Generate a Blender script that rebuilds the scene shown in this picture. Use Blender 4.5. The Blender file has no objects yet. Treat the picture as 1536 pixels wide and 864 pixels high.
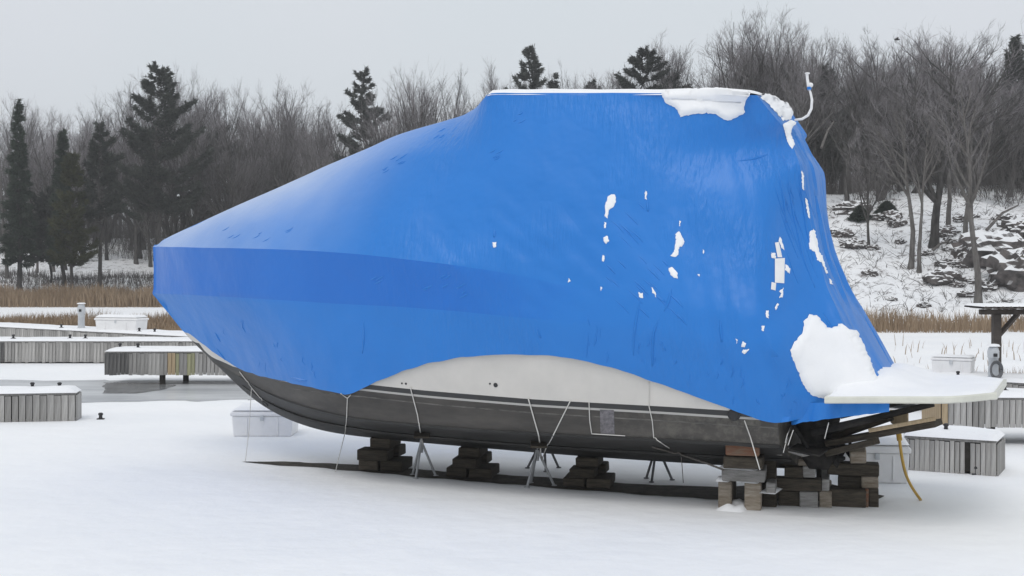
import bpy, bmesh, math, random
from mathutils import Vector, Matrix, noise
from mathutils.bvhtree import BVHTree

SC = bpy.context.scene
COL = SC.collection
R = math.radians
F, CX, HZ, CH = 1900.0, 768.0, 400.0, 2.8      # focal length in photo pixels, image centre, horizon row, eye height

# ------------------------------------------------------------------ camera
cam_d = bpy.data.cameras.new('camera')
cam = bpy.data.objects.new('camera', cam_d)
COL.objects.link(cam)
cam.location = (0, 0, CH)
cam.rotation_euler = (R(90), 0, 0)
cam_d.sensor_width = 36.0
cam_d.lens = 36.0 * F / 1536.0
cam_d.shift_y = -(432.0 - HZ) / 1536.0
cam_d.clip_start = 0.1
cam_d.clip_end = 5000
SC.camera = cam

# ------------------------------------------------------------------ sky and sun (overcast)
SUN_EL, SUN_ROT = R(56), R(200)
w = bpy.data.worlds.new('World')
SC.world = w
w.use_nodes = True
nt = w.node_tree
nt.nodes.clear()
out = nt.nodes.new('ShaderNodeOutputWorld')
bg = nt.nodes.new('ShaderNodeBackground')
sky = nt.nodes.new('ShaderNodeTexSky')
sky.sky_type = 'NISHITA'
sky.sun_disc = False
sky.sun_elevation = SUN_EL
sky.sun_rotation = SUN_ROT
sky.dust_density = 4.0
mix = nt.nodes.new('ShaderNodeMix'); mix.data_type = 'RGBA'
mix.inputs[0].default_value = 0.93                     # the cloud deck covers nearly all of the clear sky
tc = nt.nodes.new('ShaderNodeTexCoord')
ns = nt.nodes.new('ShaderNodeTexNoise'); ns.inputs['Scale'].default_value = 2.2
ns.inputs['Detail'].default_value = 3
rp = nt.nodes.new('ShaderNodeValToRGB')
rp.color_ramp.elements[0].position = 0.3; rp.color_ramp.elements[0].color = (0.745, 0.803, 0.848, 1)
rp.color_ramp.elements[1].position = 0.7; rp.color_ramp.elements[1].color = (0.803, 0.824, 0.877, 1)
sc = nt.nodes.new('ShaderNodeVectorMath'); sc.operation = 'SCALE'; sc.inputs['Scale'].default_value = 10.0
nt.links.new(tc.outputs['Generated'], ns.inputs['Vector'])
nt.links.new(ns.outputs['Fac'], rp.inputs[0])
nt.links.new(rp.outputs[0], sc.inputs[0])
nt.links.new(sky.outputs[0], mix.inputs[6])
nt.links.new(sc.outputs[0], mix.inputs[7])
nt.links.new(mix.outputs[2], bg.inputs['Color'])
bg.inputs['Strength'].default_value = 0.1
nt.links.new(bg.outputs[0], out.inputs['Surface'])

sun_d = bpy.data.lights.new('sun', 'SUN')
sun_d.energy = 0.95
sun_d.angle = R(35)
sun_d.color = (1.0, 0.97, 0.93)
sun = bpy.data.objects.new('sun', sun_d)
COL.objects.link(sun)
sdir = Vector((math.sin(SUN_ROT) * math.cos(SUN_EL), math.cos(SUN_ROT) * math.cos(SUN_EL), math.sin(SUN_EL)))
sun.rotation_euler = (-sdir).to_track_quat('-Z', 'Y').to_euler()
sun.location = (0, 0, 30)

SC.view_settings.view_transform = 'Standard'
SC.view_settings.look = 'None'
SC.view_settings.exposure = 0.0
SC.view_settings.gamma = 1.0
SC.view_settings.use_curve_mapping = False
SC.render.engine = 'CYCLES'
SC.cycles.max_bounces = 6

# ------------------------------------------------------------------ helpers
rnd = random.Random(11)

def lerp(a, b, t): return a + (b - a) * t
def clamp(x, a=0.0, b=1.0): return max(a, min(b, x))
def sstep(a, b, x):
    t = clamp((x - a) / (b - a)); return t * t * (3 - 2 * t)
def interp(pts, x):
    if x <= pts[0][0]: return pts[0][1]
    for (x0, y0), (x1, y1) in zip(pts, pts[1:]):
        if x <= x1: return y0 + (y1 - y0) * (x - x0) / (x1 - x0)
    return pts[-1][1]
def sinterp(pts, x):
    """monotone-ish smooth interpolation (Catmull-Rom on uneven knots)"""
    n = len(pts)
    if x <= pts[0][0]: return pts[0][1]
    if x >= pts[-1][0]: return pts[-1][1]
    for i in range(n - 1):
        if x <= pts[i + 1][0]: break
    x0, y0 = pts[i]; x1, y1 = pts[i + 1]; h = x1 - x0
    def slope(k):
        if k == 0: return (pts[1][1] - pts[0][1]) / (pts[1][0] - pts[0][0])
        if k == n - 1: return (pts[-1][1] - pts[-2][1]) / (pts[-1][0] - pts[-2][0])
        return (pts[k + 1][1] - pts[k - 1][1]) / (pts[k + 1][0] - pts[k - 1][0])
    m0, m1 = slope(i) * h, slope(i + 1) * h
    t = (x - x0) / h
    return ((2*t**3 - 3*t**2 + 1) * y0 + (t**3 - 2*t**2 + t) * m0 + (-2*t**3 + 3*t**2) * y1 + (t**3 - t**2) * m1)

def at(px, py, d):            # the world point seen at a photo pixel at distance d
    return Vector(((px - CX) / F * d, d, CH - (py - HZ) / F * d))
def gp(px, py, z=0.0):        # the world point at height z seen at a photo pixel below the horizon
    d = F * (CH - z) / (py - HZ)
    return Vector(((px - CX) / F * d, d, z))

class MB:
    def __init__(s): s.v = []; s.f = []; s.mi = []
    def add(s, verts, faces, mi=0):
        o = len(s.v); s.v += [tuple(p) for p in verts]
        s.f += [tuple(i + o for i in f) for f in faces]; s.mi += [mi] * len(faces)
    def box(s, c, size, M=None, mi=0):
        x, y, z = size[0] / 2, size[1] / 2, size[2] / 2
        vs = [Vector((a * x, b * y, e * z)) for e in (-1, 1) for a, b in ((-1, -1), (1, -1), (1, 1), (-1, 1))]
        if M is not None: vs = [M @ p for p in vs]
        vs = [p + Vector(c) for p in vs]
        s.add(vs, [(3, 2, 1, 0), (4, 5, 6, 7), (0, 1, 5, 4), (1, 2, 6, 5), (2, 3, 7, 6), (3, 0, 4, 7)], mi)
    def cbox(s, c, size, ch=0.01, M=None, mi=0, jit=0.0, rg=rnd):   # box with chamfered edges
        x, y, z = size[0] / 2, size[1] / 2, size[2] / 2
        ch = min(ch, x * .45, y * .45, z * .45)
        vs = []; idx = {}
        for sx in (-1, 1):
            for sy in (-1, 1):
                for sz in (-1, 1):
                    j = Vector((rg.uniform(-jit, jit), rg.uniform(-jit, jit), rg.uniform(-jit, jit)))
                    for ax in range(3):
                        p = Vector((sx * (x - ch), sy * (y - ch), sz * (z - ch)))
                        p[ax] = (sx * x, sy * y, sz * z)[ax]
                        idx[(sx, sy, sz, ax)] = len(vs); vs.append(p + j)
        if M is not None: vs = [M @ p for p in vs]
        vs = [p + Vector(c) for p in vs]
        fs = []
        for ax in range(3):
            for sg in (-1, 1):
                o = [a for a in range(3) if a != ax]
                q = []
                for a, b in ((-1, -1), (1, -1), (1, 1), (-1, 1)):
                    k = [0, 0, 0]; k[ax] = sg; k[o[0]] = a; k[o[1]] = b
                    q.append(idx[(k[0], k[1], k[2], ax)])
                flip = (sg < 0) != (ax == 1)
                fs.append(tuple(q[::-1]) if flip else tuple(q))
        for ax in range(3):
            o = [a for a in range(3) if a != ax]
            for a in (-1, 1):
                for b in (-1, 1):
                    k0 = [0, 0, 0]; k1 = [0, 0, 0]
                    k0[ax] = -1; k1[ax] = 1
                    for k in (k0, k1): k[o[0]] = a; k[o[1]] = b
                    fs.append((idx[(*k0, o[0])], idx[(*k1, o[0])], idx[(*k1, o[1])], idx[(*k0, o[1])]))
        for sx in (-1, 1):
            for sy in (-1, 1):
                for sz in (-1, 1):
                    fs.append((idx[(sx, sy, sz, 0)], idx[(sx, sy, sz, 1)], idx[(sx, sy, sz, 2)]))
        s.add(vs, fs, mi)
    def tube(s, pts, rad, n=6, cap=True, mi=0):
        pts = [Vector(p) for p in pts]
        if not isinstance(rad, (list, tuple)): rad = [rad] * len(pts)
        rings = []
        t0 = (pts[1] - pts[0]).normalized()
        ref = Vector((0, 0, 1)) if abs(t0.z) < .9 else Vector((1, 0, 0))
        a = t0.cross(ref).normalized()
        vs = []; fs = []
        for i, p in enumerate(pts):
            t = (pts[min(i + 1, len(pts) - 1)] - pts[max(i - 1, 0)])
            if t.length < 1e-9: t = t0
            t.normalize()
            a = a - t * a.dot(t)
            if a.length < 1e-6: a = t.orthogonal()
            a.normalize(); b = t.cross(a)
            for k in range(n):
                an = 2 * math.pi * k / n
                vs.append(p + (a * math.cos(an) + b * math.sin(an)) * rad[i])
        for i in range(len(pts) - 1):
            for k in range(n):
                k2 = (k + 1) % n
                fs.append((i * n + k, i * n + k2, (i + 1) * n + k2, (i + 1) * n + k))
        if cap:
            fs.append(tuple(range(n - 1, -1, -1))); e = (len(pts) - 1) * n
            fs.append(tuple(e + k for k in range(n)))
        s.add(vs, fs, mi)
    def lathe(s, c, prof, n=16, M=None, mi=0):
        vs = []; fs = []
        for r, z in prof:
            for k in range(n):
                a = 2 * math.pi * k / n; p = Vector((r * math.cos(a), r * math.sin(a), z))
                if M is not None: p = M @ p
                vs.append(p + Vector(c))
        m = len(prof)
        for i in range(m - 1):
            for k in range(n):
                k2 = (k + 1) % n
                fs.append((i * n + k, i * n + k2, (i + 1) * n + k2, (i + 1) * n + k))
        fs.append(tuple(range(n - 1, -1, -1))); fs.append(tuple((m - 1) * n + k for k in range(n)))
        s.add(vs, fs, mi)
    def mesh(s, name, mats, smooth=None):
        me = bpy.data.meshes.new(name)
        me.from_pydata(s.v, [], s.f)
        if not isinstance(mats, (list, tuple)): mats = [mats]
        for m in mats: me.materials.append(m)
        if len(mats) > 1: me.polygons.foreach_set('material_index', s.mi)
        me.update()
        if smooth is not None:
            me.polygons.foreach_set('use_smooth', [True] * len(me.polygons))
            if smooth < 180: me.set_sharp_from_angle(angle=R(smooth))
        return me
    def build(s, name, mats, parent=None, smooth=None, loc=None):
        return put(name, s.mesh(name, mats, smooth), parent, loc)

def put(name, me, parent=None, loc=None):
    o = bpy.data.objects.new(name, me); COL.objects.link(o)
    if parent: o.parent = parent
    if loc is not None: o.location = loc
    return o
def tag(o, label, cat, group=None, kind=None):
    o['label'] = label; o['category'] = cat
    if group: o['group'] = group
    if kind: o['kind'] = kind
    return o
def thing(name, label, cat, loc=(0, 0, 0), rz=0.0, group=None):
    o = bpy.data.objects.new(name, None); COL.objects.link(o)
    o.empty_display_size = .2
    o.location = loc; o.rotation_euler = (0, 0, rz)
    return tag(o, label, cat, group)
def recalc(o):
    bm = bmesh.new(); bm.from_mesh(o.data)
    bmesh.ops.recalc_face_normals(bm, faces=bm.faces); bm.to_mesh(o.data); bm.free()
def copy_tree(src, kids):
    r = src.copy(); COL.objects.link(r)
    for k in kids:
        c = k.copy(); COL.objects.link(c); c.parent = r
    return r

# ------------------------------------------------------------------ materials
def mat(name, col, rough=.6, spec=.5, var=None, scale=6.0, detail=4, bump=None, stretch=(1, 1, 1), rvar=None, coord='Object', metallic=0):
    """var: second colour mixed in by noise; bump: (strength, scale)"""
    m = bpy.data.materials.new(name); m.use_nodes = True
    t = m.node_tree; b = t.nodes['Principled BSDF']
    b.inputs['Base Color'].default_value = (*col, 1)
    b.inputs['Roughness'].default_value = rough
    b.inputs['Specular IOR Level'].default_value = spec
    b.inputs['Metallic'].default_value = metallic
    tc = t.nodes.new('ShaderNodeTexCoord'); mp = t.nodes.new('ShaderNodeMapping')
    mp.inputs['Scale'].default_value = stretch
    t.links.new(tc.outputs[coord], mp.inputs[0])
    if var:
        n = t.nodes.new('ShaderNodeTexNoise'); n.inputs['Scale'].default_value = scale
        n.inputs['Detail'].default_value = detail; n.inputs['Roughness'].default_value = .65
        t.links.new(mp.outputs[0], n.inputs['Vector'])
        r = t.nodes.new('ShaderNodeValToRGB')
        r.color_ramp.elements[0].position = .35; r.color_ramp.elements[1].position = .68
        r.color_ramp.elements[0].color = (*col, 1); r.color_ramp.elements[1].color = (*var, 1)
        t.links.new(n.outputs['Fac'], r.inputs[0]); t.links.new(r.outputs[0], b.inputs['Base Color'])
    if bump:
        n2 = t.nodes.new('ShaderNodeTexNoise'); n2.inputs['Scale'].default_value = bump[1]
        n2.inputs['Detail'].default_value = 5
        t.links.new(mp.outputs[0], n2.inputs['Vector'])
        bp = t.nodes.new('ShaderNodeBump'); bp.inputs['Strength'].default_value = bump[0]
        bp.inputs['Distance'].default_value = .02
        t.links.new(n2.outputs['Fac'], bp.inputs['Height']); t.links.new(bp.outputs[0], b.inputs['Normal'])
    return m
def random_tint(m, amt):     # each object its own lightness
    t = m.node_tree; b = t.nodes['Principled BSDF']
    oi = t.nodes.new('ShaderNodeObjectInfo'); mr = t.nodes.new('ShaderNodeMapRange')
    mr.inputs['To Min'].default_value = 1 - amt; mr.inputs['To Max'].default_value = 1 + amt
    t.links.new(oi.outputs['Random'], mr.inputs['Value'])
    mx = t.nodes.new('ShaderNodeVectorMath'); mx.operation = 'SCALE'
    l = b.inputs['Base Color'].links
    if l:
        src = l[0].from_socket; t.links.new(src, mx.inputs[0])
    else: mx.inputs[0].default_value = b.inputs['Base Color'].default_value[:3]
    t.links.new(mr.outputs[0], mx.inputs['Scale']); t.links.new(mx.outputs[0], b.inputs['Base Color'])
    return m

M = {}
M['snow'] = mat('snow', (.90, .905, .915), .7, .2, (.86, .87, .885), 3.0, 4, (.25, 14))
M['bark'] = random_tint(mat('bark', (.045, .042, .040), .9, .1, (.12, .114, .108), 5, 4, (.5, 12), (1, 1, .25)), .3)
M['bark_pale'] = mat('bark_pale', (.085, .078, .073), .9, .1, (.18, .17, .16), 5, 4, (.5, 12), (1, 1, .25))
M['twig'] = random_tint(mat('twig', (.17, .160, .165), .9, .1, (.28, .262, .27), 2), .45)
M['needle'] = random_tint(mat('needle', (.042, .048, .043), .8, .15, (.085, .095, .08), .9), .25)
M['needle_olive'] = mat('needle_olive', (.042, .048, .026), .8, .15, (.085, .088, .04), .9)
M['needle_young'] = mat('needle_young', (.034, .05, .036), .8, .15, (.065, .085, .062), .9)
M['reed'] = mat('reed', (.27, .195, .13), .9, .1, (.40, .305, .21), 1.2, 5)
M['brush'] = mat('brush', (.085, .079, .075), .9, .1, (.16, .15, .145), .6, 4)
M['plank'] = random_tint(mat('plank', (.27, .26, .25), .85, .2, (.43, .42, .40), 7, 5, (.3, 30), (4, 4, .35)), .28)
M['plank_wet'] = random_tint(mat('plank_wet', (.06, .06, .058), .6, .4, (.16, .155, .15), 7, 5, (.3, 30), (4, 4, .35)), .3)
M['plank_moss'] = random_tint(mat('plank_moss', (.26, .26, .16), .85, .2, (.38, .37, .24), 7, 5, (.3, 30), (4, 4, .35)), .1)
M['plank_tan'] = mat('plank_tan', (.36, .27, .17), .85, .2, (.48, .38, .25), 7, 5, (.3, 30), (4, 4, .35))
M['under'] = mat('under', (.035, .033, .03), .9, .1, (.07, .065, .06), 6)
M['iron'] = mat('iron', (.02, .02, .022), .5, .5)
M['timber_dark'] = random_tint(mat('timber_dark', (.036, .031, .025), .9, .2, (.085, .072, .055), 9, 5, (.6, 25), (.6, 4, 4)), .35)
M['timber_pale'] = random_tint(mat('timber_pale', (.19, .155, .115), .9, .2, (.36, .32, .27), 9, 5, (.6, 25), (.6, 4, 4)), .25)
M['timber_grey'] = random_tint(mat('timber_grey', (.20, .195, .185), .9, .2, (.36, .35, .34), 9, 5, (.6, 25), (.6, 4, 4)), .25)
M['timber_rust'] = mat('timber_rust', (.20, .15, .11), .9, .2, (.20, .08, .045), 9, 5, (.6, 25), (.6, 4, 4))
M['galv'] = mat('galv', (.30, .31, .32), .45, .5, (.42, .43, .44), 9)
M['galv_dark'] = mat('galv_dark', (.10, .105, .11), .5, .5, (.18, .18, .19), 9)
M['cord'] = mat('cord', (.62, .61, .58), .8, .2)
M['cord_dark'] = mat('cord_dark', (.12, .11, .10), .8, .2)
M['plastic_white'] = mat('plastic_white', (.86, .855, .85), .45, .4, (.79, .785, .785), 3, 3)
M['plastic_cream'] = mat('plastic_cream', (.70, .70, .62), .4, .5, (.62, .62, .55), 4, 3)
M['plastic_grey'] = mat('plastic_grey', (.48, .50, .52), .5, .4, (.58, .60, .62), 4, 3)
M['hose_yellow'] = mat('hose_yellow', (.48, .30, .06), .5, .4)
M['gel_white'] = mat('gel_white', (.64, .615, .575), .35, .5, (.58, .56, .525), 2.0, 4)
M['stripe_dark'] = mat('stripe_dark', (.030, .030, .030), .4, .5)
M['stripe_pale'] = mat('stripe_pale', (.42, .41, .39), .5, .4)
M['drive'] = mat('drive', (.010, .010, .010), .8, .15, (.035, .032, .03), 5)
M['shingle_wood'] = mat('shingle_wood', (.06, .05, .045), .8, .3, (.10, .085, .075), 6)

# dark hull paint, chalky streaks and lime towards the stern
m = mat('hull_dark', (.034, .031, .028), .48, .45, (.078, .071, .063), 2.2, 6, None, (.5, 1, 2.2)); M['hull_dark'] = m
t = m.node_tree; b = t.nodes['Principled BSDF']
n = t.nodes.new('ShaderNodeTexNoise'); n.inputs['Scale'].default_value = 7; n.inputs['Detail'].default_value = 8; n.inputs['Roughness'].default_value = .75
tc = t.nodes.new('ShaderNodeTexCoord'); sx = t.nodes.new('ShaderNodeSeparateXYZ')
t.links.new(tc.outputs['Object'], n.inputs['Vector']); t.links.new(tc.outputs['Object'], sx.inputs[0])
mr = t.nodes.new('ShaderNodeMapRange'); mr.inputs['From Min'].default_value = 7.2; mr.inputs['From Max'].default_value = 9.8
t.links.new(sx.outputs[0], mr.inputs['Value'])
rp = t.nodes.new('ShaderNodeValToRGB'); rp.color_ramp.elements[0].position = .46; rp.color_ramp.elements[1].position = .64
t.links.new(n.outputs['Fac'], rp.inputs[0])
mu = t.nodes.new('ShaderNodeMath'); mu.operation = 'MULTIPLY'
t.links.new(rp.outputs[0], mu.inputs[0]); t.links.new(mr.outputs[0], mu.inputs[1])
mu2 = t.nodes.new('ShaderNodeMath'); mu2.operation = 'MULTIPLY'; mu2.inputs[1].default_value = .6
t.links.new(mu.outputs[0], mu2.inputs[0])
mx = t.nodes.new('ShaderNodeMix'); mx.data_type = 'RGBA'
src = b.inputs['Base Color'].links[0].from_socket
t.links.new(src, mx.inputs[6]); mx.inputs[7].default_value = (.20, .19, .16, 1)
t.links.new(mu2.outputs[0], mx.inputs[0]); t.links.new(mx.outputs[2], b.inputs['Base Color'])
M['hull_bottom'] = mat('hull_bottom', (.018, .018, .018), .55, .4, (.04, .039, .037), 3, 6, (.2, 20), (.4, 1, 1))

# blue shrink film: satin plastic, stretch marks and crinkles
def film(name, col, var, x0=None, x1=None):
    m = mat(name, col, .36, .42, var, .55, 3); t = m.node_tree; b = t.nodes['Principled BSDF']
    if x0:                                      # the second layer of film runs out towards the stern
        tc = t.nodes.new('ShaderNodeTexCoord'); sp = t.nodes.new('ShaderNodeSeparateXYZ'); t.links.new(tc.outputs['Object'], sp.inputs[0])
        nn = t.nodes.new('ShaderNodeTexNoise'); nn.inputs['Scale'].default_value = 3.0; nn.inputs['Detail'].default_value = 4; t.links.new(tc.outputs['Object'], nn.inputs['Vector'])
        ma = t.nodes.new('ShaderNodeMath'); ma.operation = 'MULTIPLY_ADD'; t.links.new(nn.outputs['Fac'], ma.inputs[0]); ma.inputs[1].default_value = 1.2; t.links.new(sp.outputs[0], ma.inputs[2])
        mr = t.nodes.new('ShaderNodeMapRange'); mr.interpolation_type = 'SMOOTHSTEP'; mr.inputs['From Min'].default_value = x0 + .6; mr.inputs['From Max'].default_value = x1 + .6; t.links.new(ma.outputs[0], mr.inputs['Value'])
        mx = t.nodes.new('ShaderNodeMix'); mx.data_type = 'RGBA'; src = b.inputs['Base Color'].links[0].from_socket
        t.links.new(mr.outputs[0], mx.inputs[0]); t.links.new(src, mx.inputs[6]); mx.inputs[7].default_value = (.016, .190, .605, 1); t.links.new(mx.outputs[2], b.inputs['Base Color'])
    # sky sheen and frost painted into the colour where the foredeck film faces up
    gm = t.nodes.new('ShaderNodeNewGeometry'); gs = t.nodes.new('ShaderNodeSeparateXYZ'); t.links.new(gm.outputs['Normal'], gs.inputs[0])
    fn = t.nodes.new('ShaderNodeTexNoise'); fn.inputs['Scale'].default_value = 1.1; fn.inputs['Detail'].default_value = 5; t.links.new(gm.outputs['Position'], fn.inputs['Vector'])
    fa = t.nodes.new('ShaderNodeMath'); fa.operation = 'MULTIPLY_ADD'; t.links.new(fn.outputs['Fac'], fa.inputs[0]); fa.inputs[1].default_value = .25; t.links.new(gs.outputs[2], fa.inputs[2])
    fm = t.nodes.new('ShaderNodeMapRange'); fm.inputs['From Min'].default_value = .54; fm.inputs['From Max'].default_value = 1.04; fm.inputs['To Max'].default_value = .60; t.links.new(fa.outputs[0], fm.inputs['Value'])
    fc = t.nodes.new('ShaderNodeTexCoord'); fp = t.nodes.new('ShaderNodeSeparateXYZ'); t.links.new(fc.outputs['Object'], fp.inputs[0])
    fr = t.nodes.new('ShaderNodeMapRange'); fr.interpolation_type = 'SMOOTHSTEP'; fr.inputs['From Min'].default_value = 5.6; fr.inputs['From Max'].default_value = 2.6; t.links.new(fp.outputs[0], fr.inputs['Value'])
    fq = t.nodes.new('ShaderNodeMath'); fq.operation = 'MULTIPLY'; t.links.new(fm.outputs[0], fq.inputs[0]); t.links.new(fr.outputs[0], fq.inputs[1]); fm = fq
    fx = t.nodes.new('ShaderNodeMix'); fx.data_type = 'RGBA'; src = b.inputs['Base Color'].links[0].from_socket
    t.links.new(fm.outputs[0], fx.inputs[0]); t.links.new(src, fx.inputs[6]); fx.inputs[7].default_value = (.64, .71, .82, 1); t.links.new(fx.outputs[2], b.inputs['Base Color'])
    tc = t.nodes.new('ShaderNodeTexCoord')
    mp = t.nodes.new('ShaderNodeMapping'); mp.inputs['Rotation'].default_value = (0, R(38), 0); mp.inputs['Scale'].default_value = (7, 5, 1.1)
    t.links.new(tc.outputs['Object'], mp.inputs[0])
    n1 = t.nodes.new('ShaderNodeTexNoise'); n1.inputs['Scale'].default_value = 2.4; n1.inputs['Detail'].default_value = 4
    t.links.new(mp.outputs[0], n1.inputs['Vector'])
    n2 = t.nodes.new('ShaderNodeTexNoise'); n2.inputs['Scale'].default_value = .7; n2.inputs['Detail'].default_value = 2   # where the crinkles lie
    t.links.new(tc.outputs['Object'], n2.inputs['Vector'])
    r2 = t.nodes.new('ShaderNodeValToRGB'); r2.color_ramp.elements[0].position = .46; r2.color_ramp.elements[1].position = .62
    t.links.new(n2.outputs['Fac'], r2.inputs[0])
    mu = t.nodes.new('ShaderNodeMath'); mu.operation = 'MULTIPLY'
    cx_ = t.nodes.new('ShaderNodeSeparateXYZ'); t.links.new(tc.outputs['Object'], cx_.inputs[0])
    cr_ = t.nodes.new('ShaderNodeMapRange'); cr_.inputs['From Min'].default_value = 4.6; cr_.inputs['From Max'].default_value = 6.2; cr_.inputs['To Min'].default_value = .12; t.links.new(cx_.outputs[0], cr_.inputs['Value'])
    cm_ = t.nodes.new('ShaderNodeMath'); cm_.operation = 'MULTIPLY'; t.links.new(r2.outputs[0], cm_.inputs[0]); t.links.new(cr_.outputs[0], cm_.inputs[1])
    t.links.new(n1.outputs['Fac'], mu.inputs[0]); t.links.new(cm_.outputs[0], mu.inputs[1])
    n3 = t.nodes.new('ShaderNodeTexNoise'); n3.inputs['Scale'].default_value = 1.6; n3.inputs['Detail'].default_value = 3
    t.links.new(tc.outputs['Object'], n3.inputs['Vector'])
    ad = t.nodes.new('ShaderNodeMath'); ad.operation = 'ADD'
    t.links.new(mu.outputs[0], ad.inputs[0]); t.links.new(n3.outputs['Fac'], ad.inputs[1])
    bp = t.nodes.new('ShaderNodeBump'); bp.inputs['Strength'].default_value = .75; bp.inputs['Distance'].default_value = .045
    t.links.new(ad.outputs[0], bp.inputs['Height']); t.links.new(bp.outputs[0], b.inputs['Normal'])
    return m
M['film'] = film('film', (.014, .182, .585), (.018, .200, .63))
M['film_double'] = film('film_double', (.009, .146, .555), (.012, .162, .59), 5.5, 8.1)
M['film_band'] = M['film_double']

# snowy ground: clean by the docks, litter and rock showing on the slopes
m = bpy.data.materials.new('ground_snow'); m.use_nodes = True; M['ground'] = m
t = m.node_tree; b = t.nodes['Principled BSDF']; b.inputs['Roughness'].default_value = .75; b.inputs['Specular IOR Level'].default_value = .2
geo = t.nodes.new('ShaderNodeNewGeometry'); sx = t.nodes.new('ShaderNodeSeparateXYZ'); t.links.new(geo.outputs['Position'], sx.inputs[0])
mr = t.nodes.new('ShaderNodeMapRange'); mr.inputs['From Min'].default_value = .35; mr.inputs['From Max'].default_value = 1.6
t.links.new(sx.outputs[2], mr.inputs['Value'])
n = t.nodes.new('ShaderNodeTexNoise'); n.inputs['Scale'].default_value = 1.7; n.inputs['Detail'].default_value = 9; n.inputs['Roughness'].default_value = .8
mp = t.nodes.new('ShaderNodeMapping'); mp.inputs['Scale'].default_value = (1, .6, 2); t.links.new(geo.outputs['Position'], mp.inputs[0]); t.links.new(mp.outputs[0], n.inputs['Vector'])
rp = t.nodes.new('ShaderNodeValToRGB'); rp.color_ramp.elements[0].position = .52; rp.color_ramp.elements[1].position = .63
t.links.new(n.outputs['Fac'], rp.inputs[0])
mu = t.nodes.new('ShaderNodeMath'); mu.operation = 'MULTIPLY'; t.links.new(rp.outputs[0], mu.inputs[0]); t.links.new(mr.outputs[0], mu.inputs[1])
n2 = t.nodes.new('ShaderNodeTexNoise'); n2.inputs['Scale'].default_value = .35; n2.inputs['Detail'].default_value = 4
t.links.new(geo.outputs['Position'], n2.inputs['Vector'])
rs = t.nodes.new('ShaderNodeValToRGB'); rs.color_ramp.elements[0].position = .35; rs.color_ramp.elements[1].position = .65
rs.color_ramp.elements[0].color = (.855, .868, .885, 1); rs.color_ramp.elements[1].color = (.905, .912, .92, 1)
t.links.new(n2.outputs['Fac'], rs.inputs[0])
mx = t.nodes.new('ShaderNodeMix'); mx.data_type = 'RGBA'
t.links.new(mu.outputs[0], mx.inputs[0]); t.links.new(rs.outputs[0], mx.inputs[6]); mx.inputs[7].default_value = (.17, .15, .145, 1)
t.links.new(mx.outputs[2], b.inputs['Base Color'])
n3 = t.nodes.new('ShaderNodeTexNoise'); n3.inputs['Scale'].default_value = 2.5; n3.inputs['Detail'].default_value = 6
t.links.new(geo.outputs['Position'], n3.inputs['Vector'])
bp = t.nodes.new('ShaderNodeBump'); bp.inputs['Strength'].default_value = .45; bp.inputs['Distance'].default_value = .08
t.links.new(n3.outputs['Fac'], bp.inputs['Height']); t.links.new(bp.outputs[0], b.inputs['Normal'])

M['ice'] = mat('ice', (.44, .46, .48), .25, .5, (.72, .74, .76), .55, 6, None, (.35, 1.6, 1))
M['melt'] = mat('melt', (.12, .125, .125), .15, .5, (.36, .37, .38), 1.6, 6, None, (.5, 2.0, 1))
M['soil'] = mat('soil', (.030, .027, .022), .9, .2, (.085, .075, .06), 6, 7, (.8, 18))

# rock with snow lying on the faces that point up
m = mat('rock', (.050, .047, .046), .9, .2, (.165, .145, .138), 1.3, 7, (.9, 5)); M['rock'] = m
t = m.node_tree; b = t.nodes['Principled BSDF']; src = b.inputs['Base Color'].links[0].from_socket
geo = t.nodes.new('ShaderNodeNewGeometry'); sx = t.nodes.new('ShaderNodeSeparateXYZ'); t.links.new(geo.outputs['Normal'], sx.inputs[0])
n = t.nodes.new('ShaderNodeTexNoise'); n.inputs['Scale'].default_value = 1.8; n.inputs['Detail'].default_value = 6; t.links.new(geo.outputs['Position'], n.inputs['Vector'])
ad = t.nodes.new('ShaderNodeMath'); ad.operation = 'MULTIPLY_ADD'; t.links.new(n.outputs['Fac'], ad.inputs[0]); ad.inputs[1].default_value = .5; t.links.new(sx.outputs[2], ad.inputs[2])
mr = t.nodes.new('ShaderNodeMapRange'); mr.inputs['From Min'].default_value = .74; mr.inputs['From Max'].default_value = .92; t.links.new(ad.outputs[0], mr.inputs['Value'])
mx = t.nodes.new('ShaderNodeMix'); mx.data_type = 'RGBA'; t.links.new(mr.outputs[0], mx.inputs[0]); t.links.new(src, mx.inputs[6]); mx.inputs[7].default_value = (.84, .85, .86, 1)
t.links.new(mx.outputs[2], b.inputs['Base Color'])

# ------------------------------------------------------------------ ground
def hgt(x, y):
    wr = sstep(-4, 15, x)
    n1 = noise.noise(Vector((x * .06, y * .06, 1.3))); n2 = noise.noise(Vector((x * .25, y * .25, 7.7)))
    right = 7.4 * sstep(56, 93, y) + .035 * max(0, min(y, 260) - 96) + 1.2 * sstep(60, 75, y) * sstep(22, 30, x)
    left = 2.1 * sstep(97, 107, y) + 3.4 * sstep(107, 140, y) + .03 * max(0, min(y, 260) - 150)
    h = lerp(left, right, wr)
    amp = sstep(.2, 2.0, h)
    h += amp * (1.1 * n1 + .35 * n2)
    far = sstep(170, 420, y)
    h += far * 5
    return h
def ground_hit(px, py, d0=50, d1=200):
    d = d0
    while d < d1:
        p = at(px, py, d)
        if p.z <= hgt(p.x, p.y): return p
        d += .25
    return at(px, py, d1)
def axis(lo, hi, fine_lo, fine_hi, fine, coarse):
    v = []; x = lo
    while x < hi:
        v.append(x); x += fine if fine_lo <= x < fine_hi else coarse
    v.append(hi); return v
xs = axis(-700, 700, -80, 80, 1.0, 31); ys = axis(-300, 1500, 50, 150, 1.0, 10)
mb = MB(); nx = len(xs)
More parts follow.
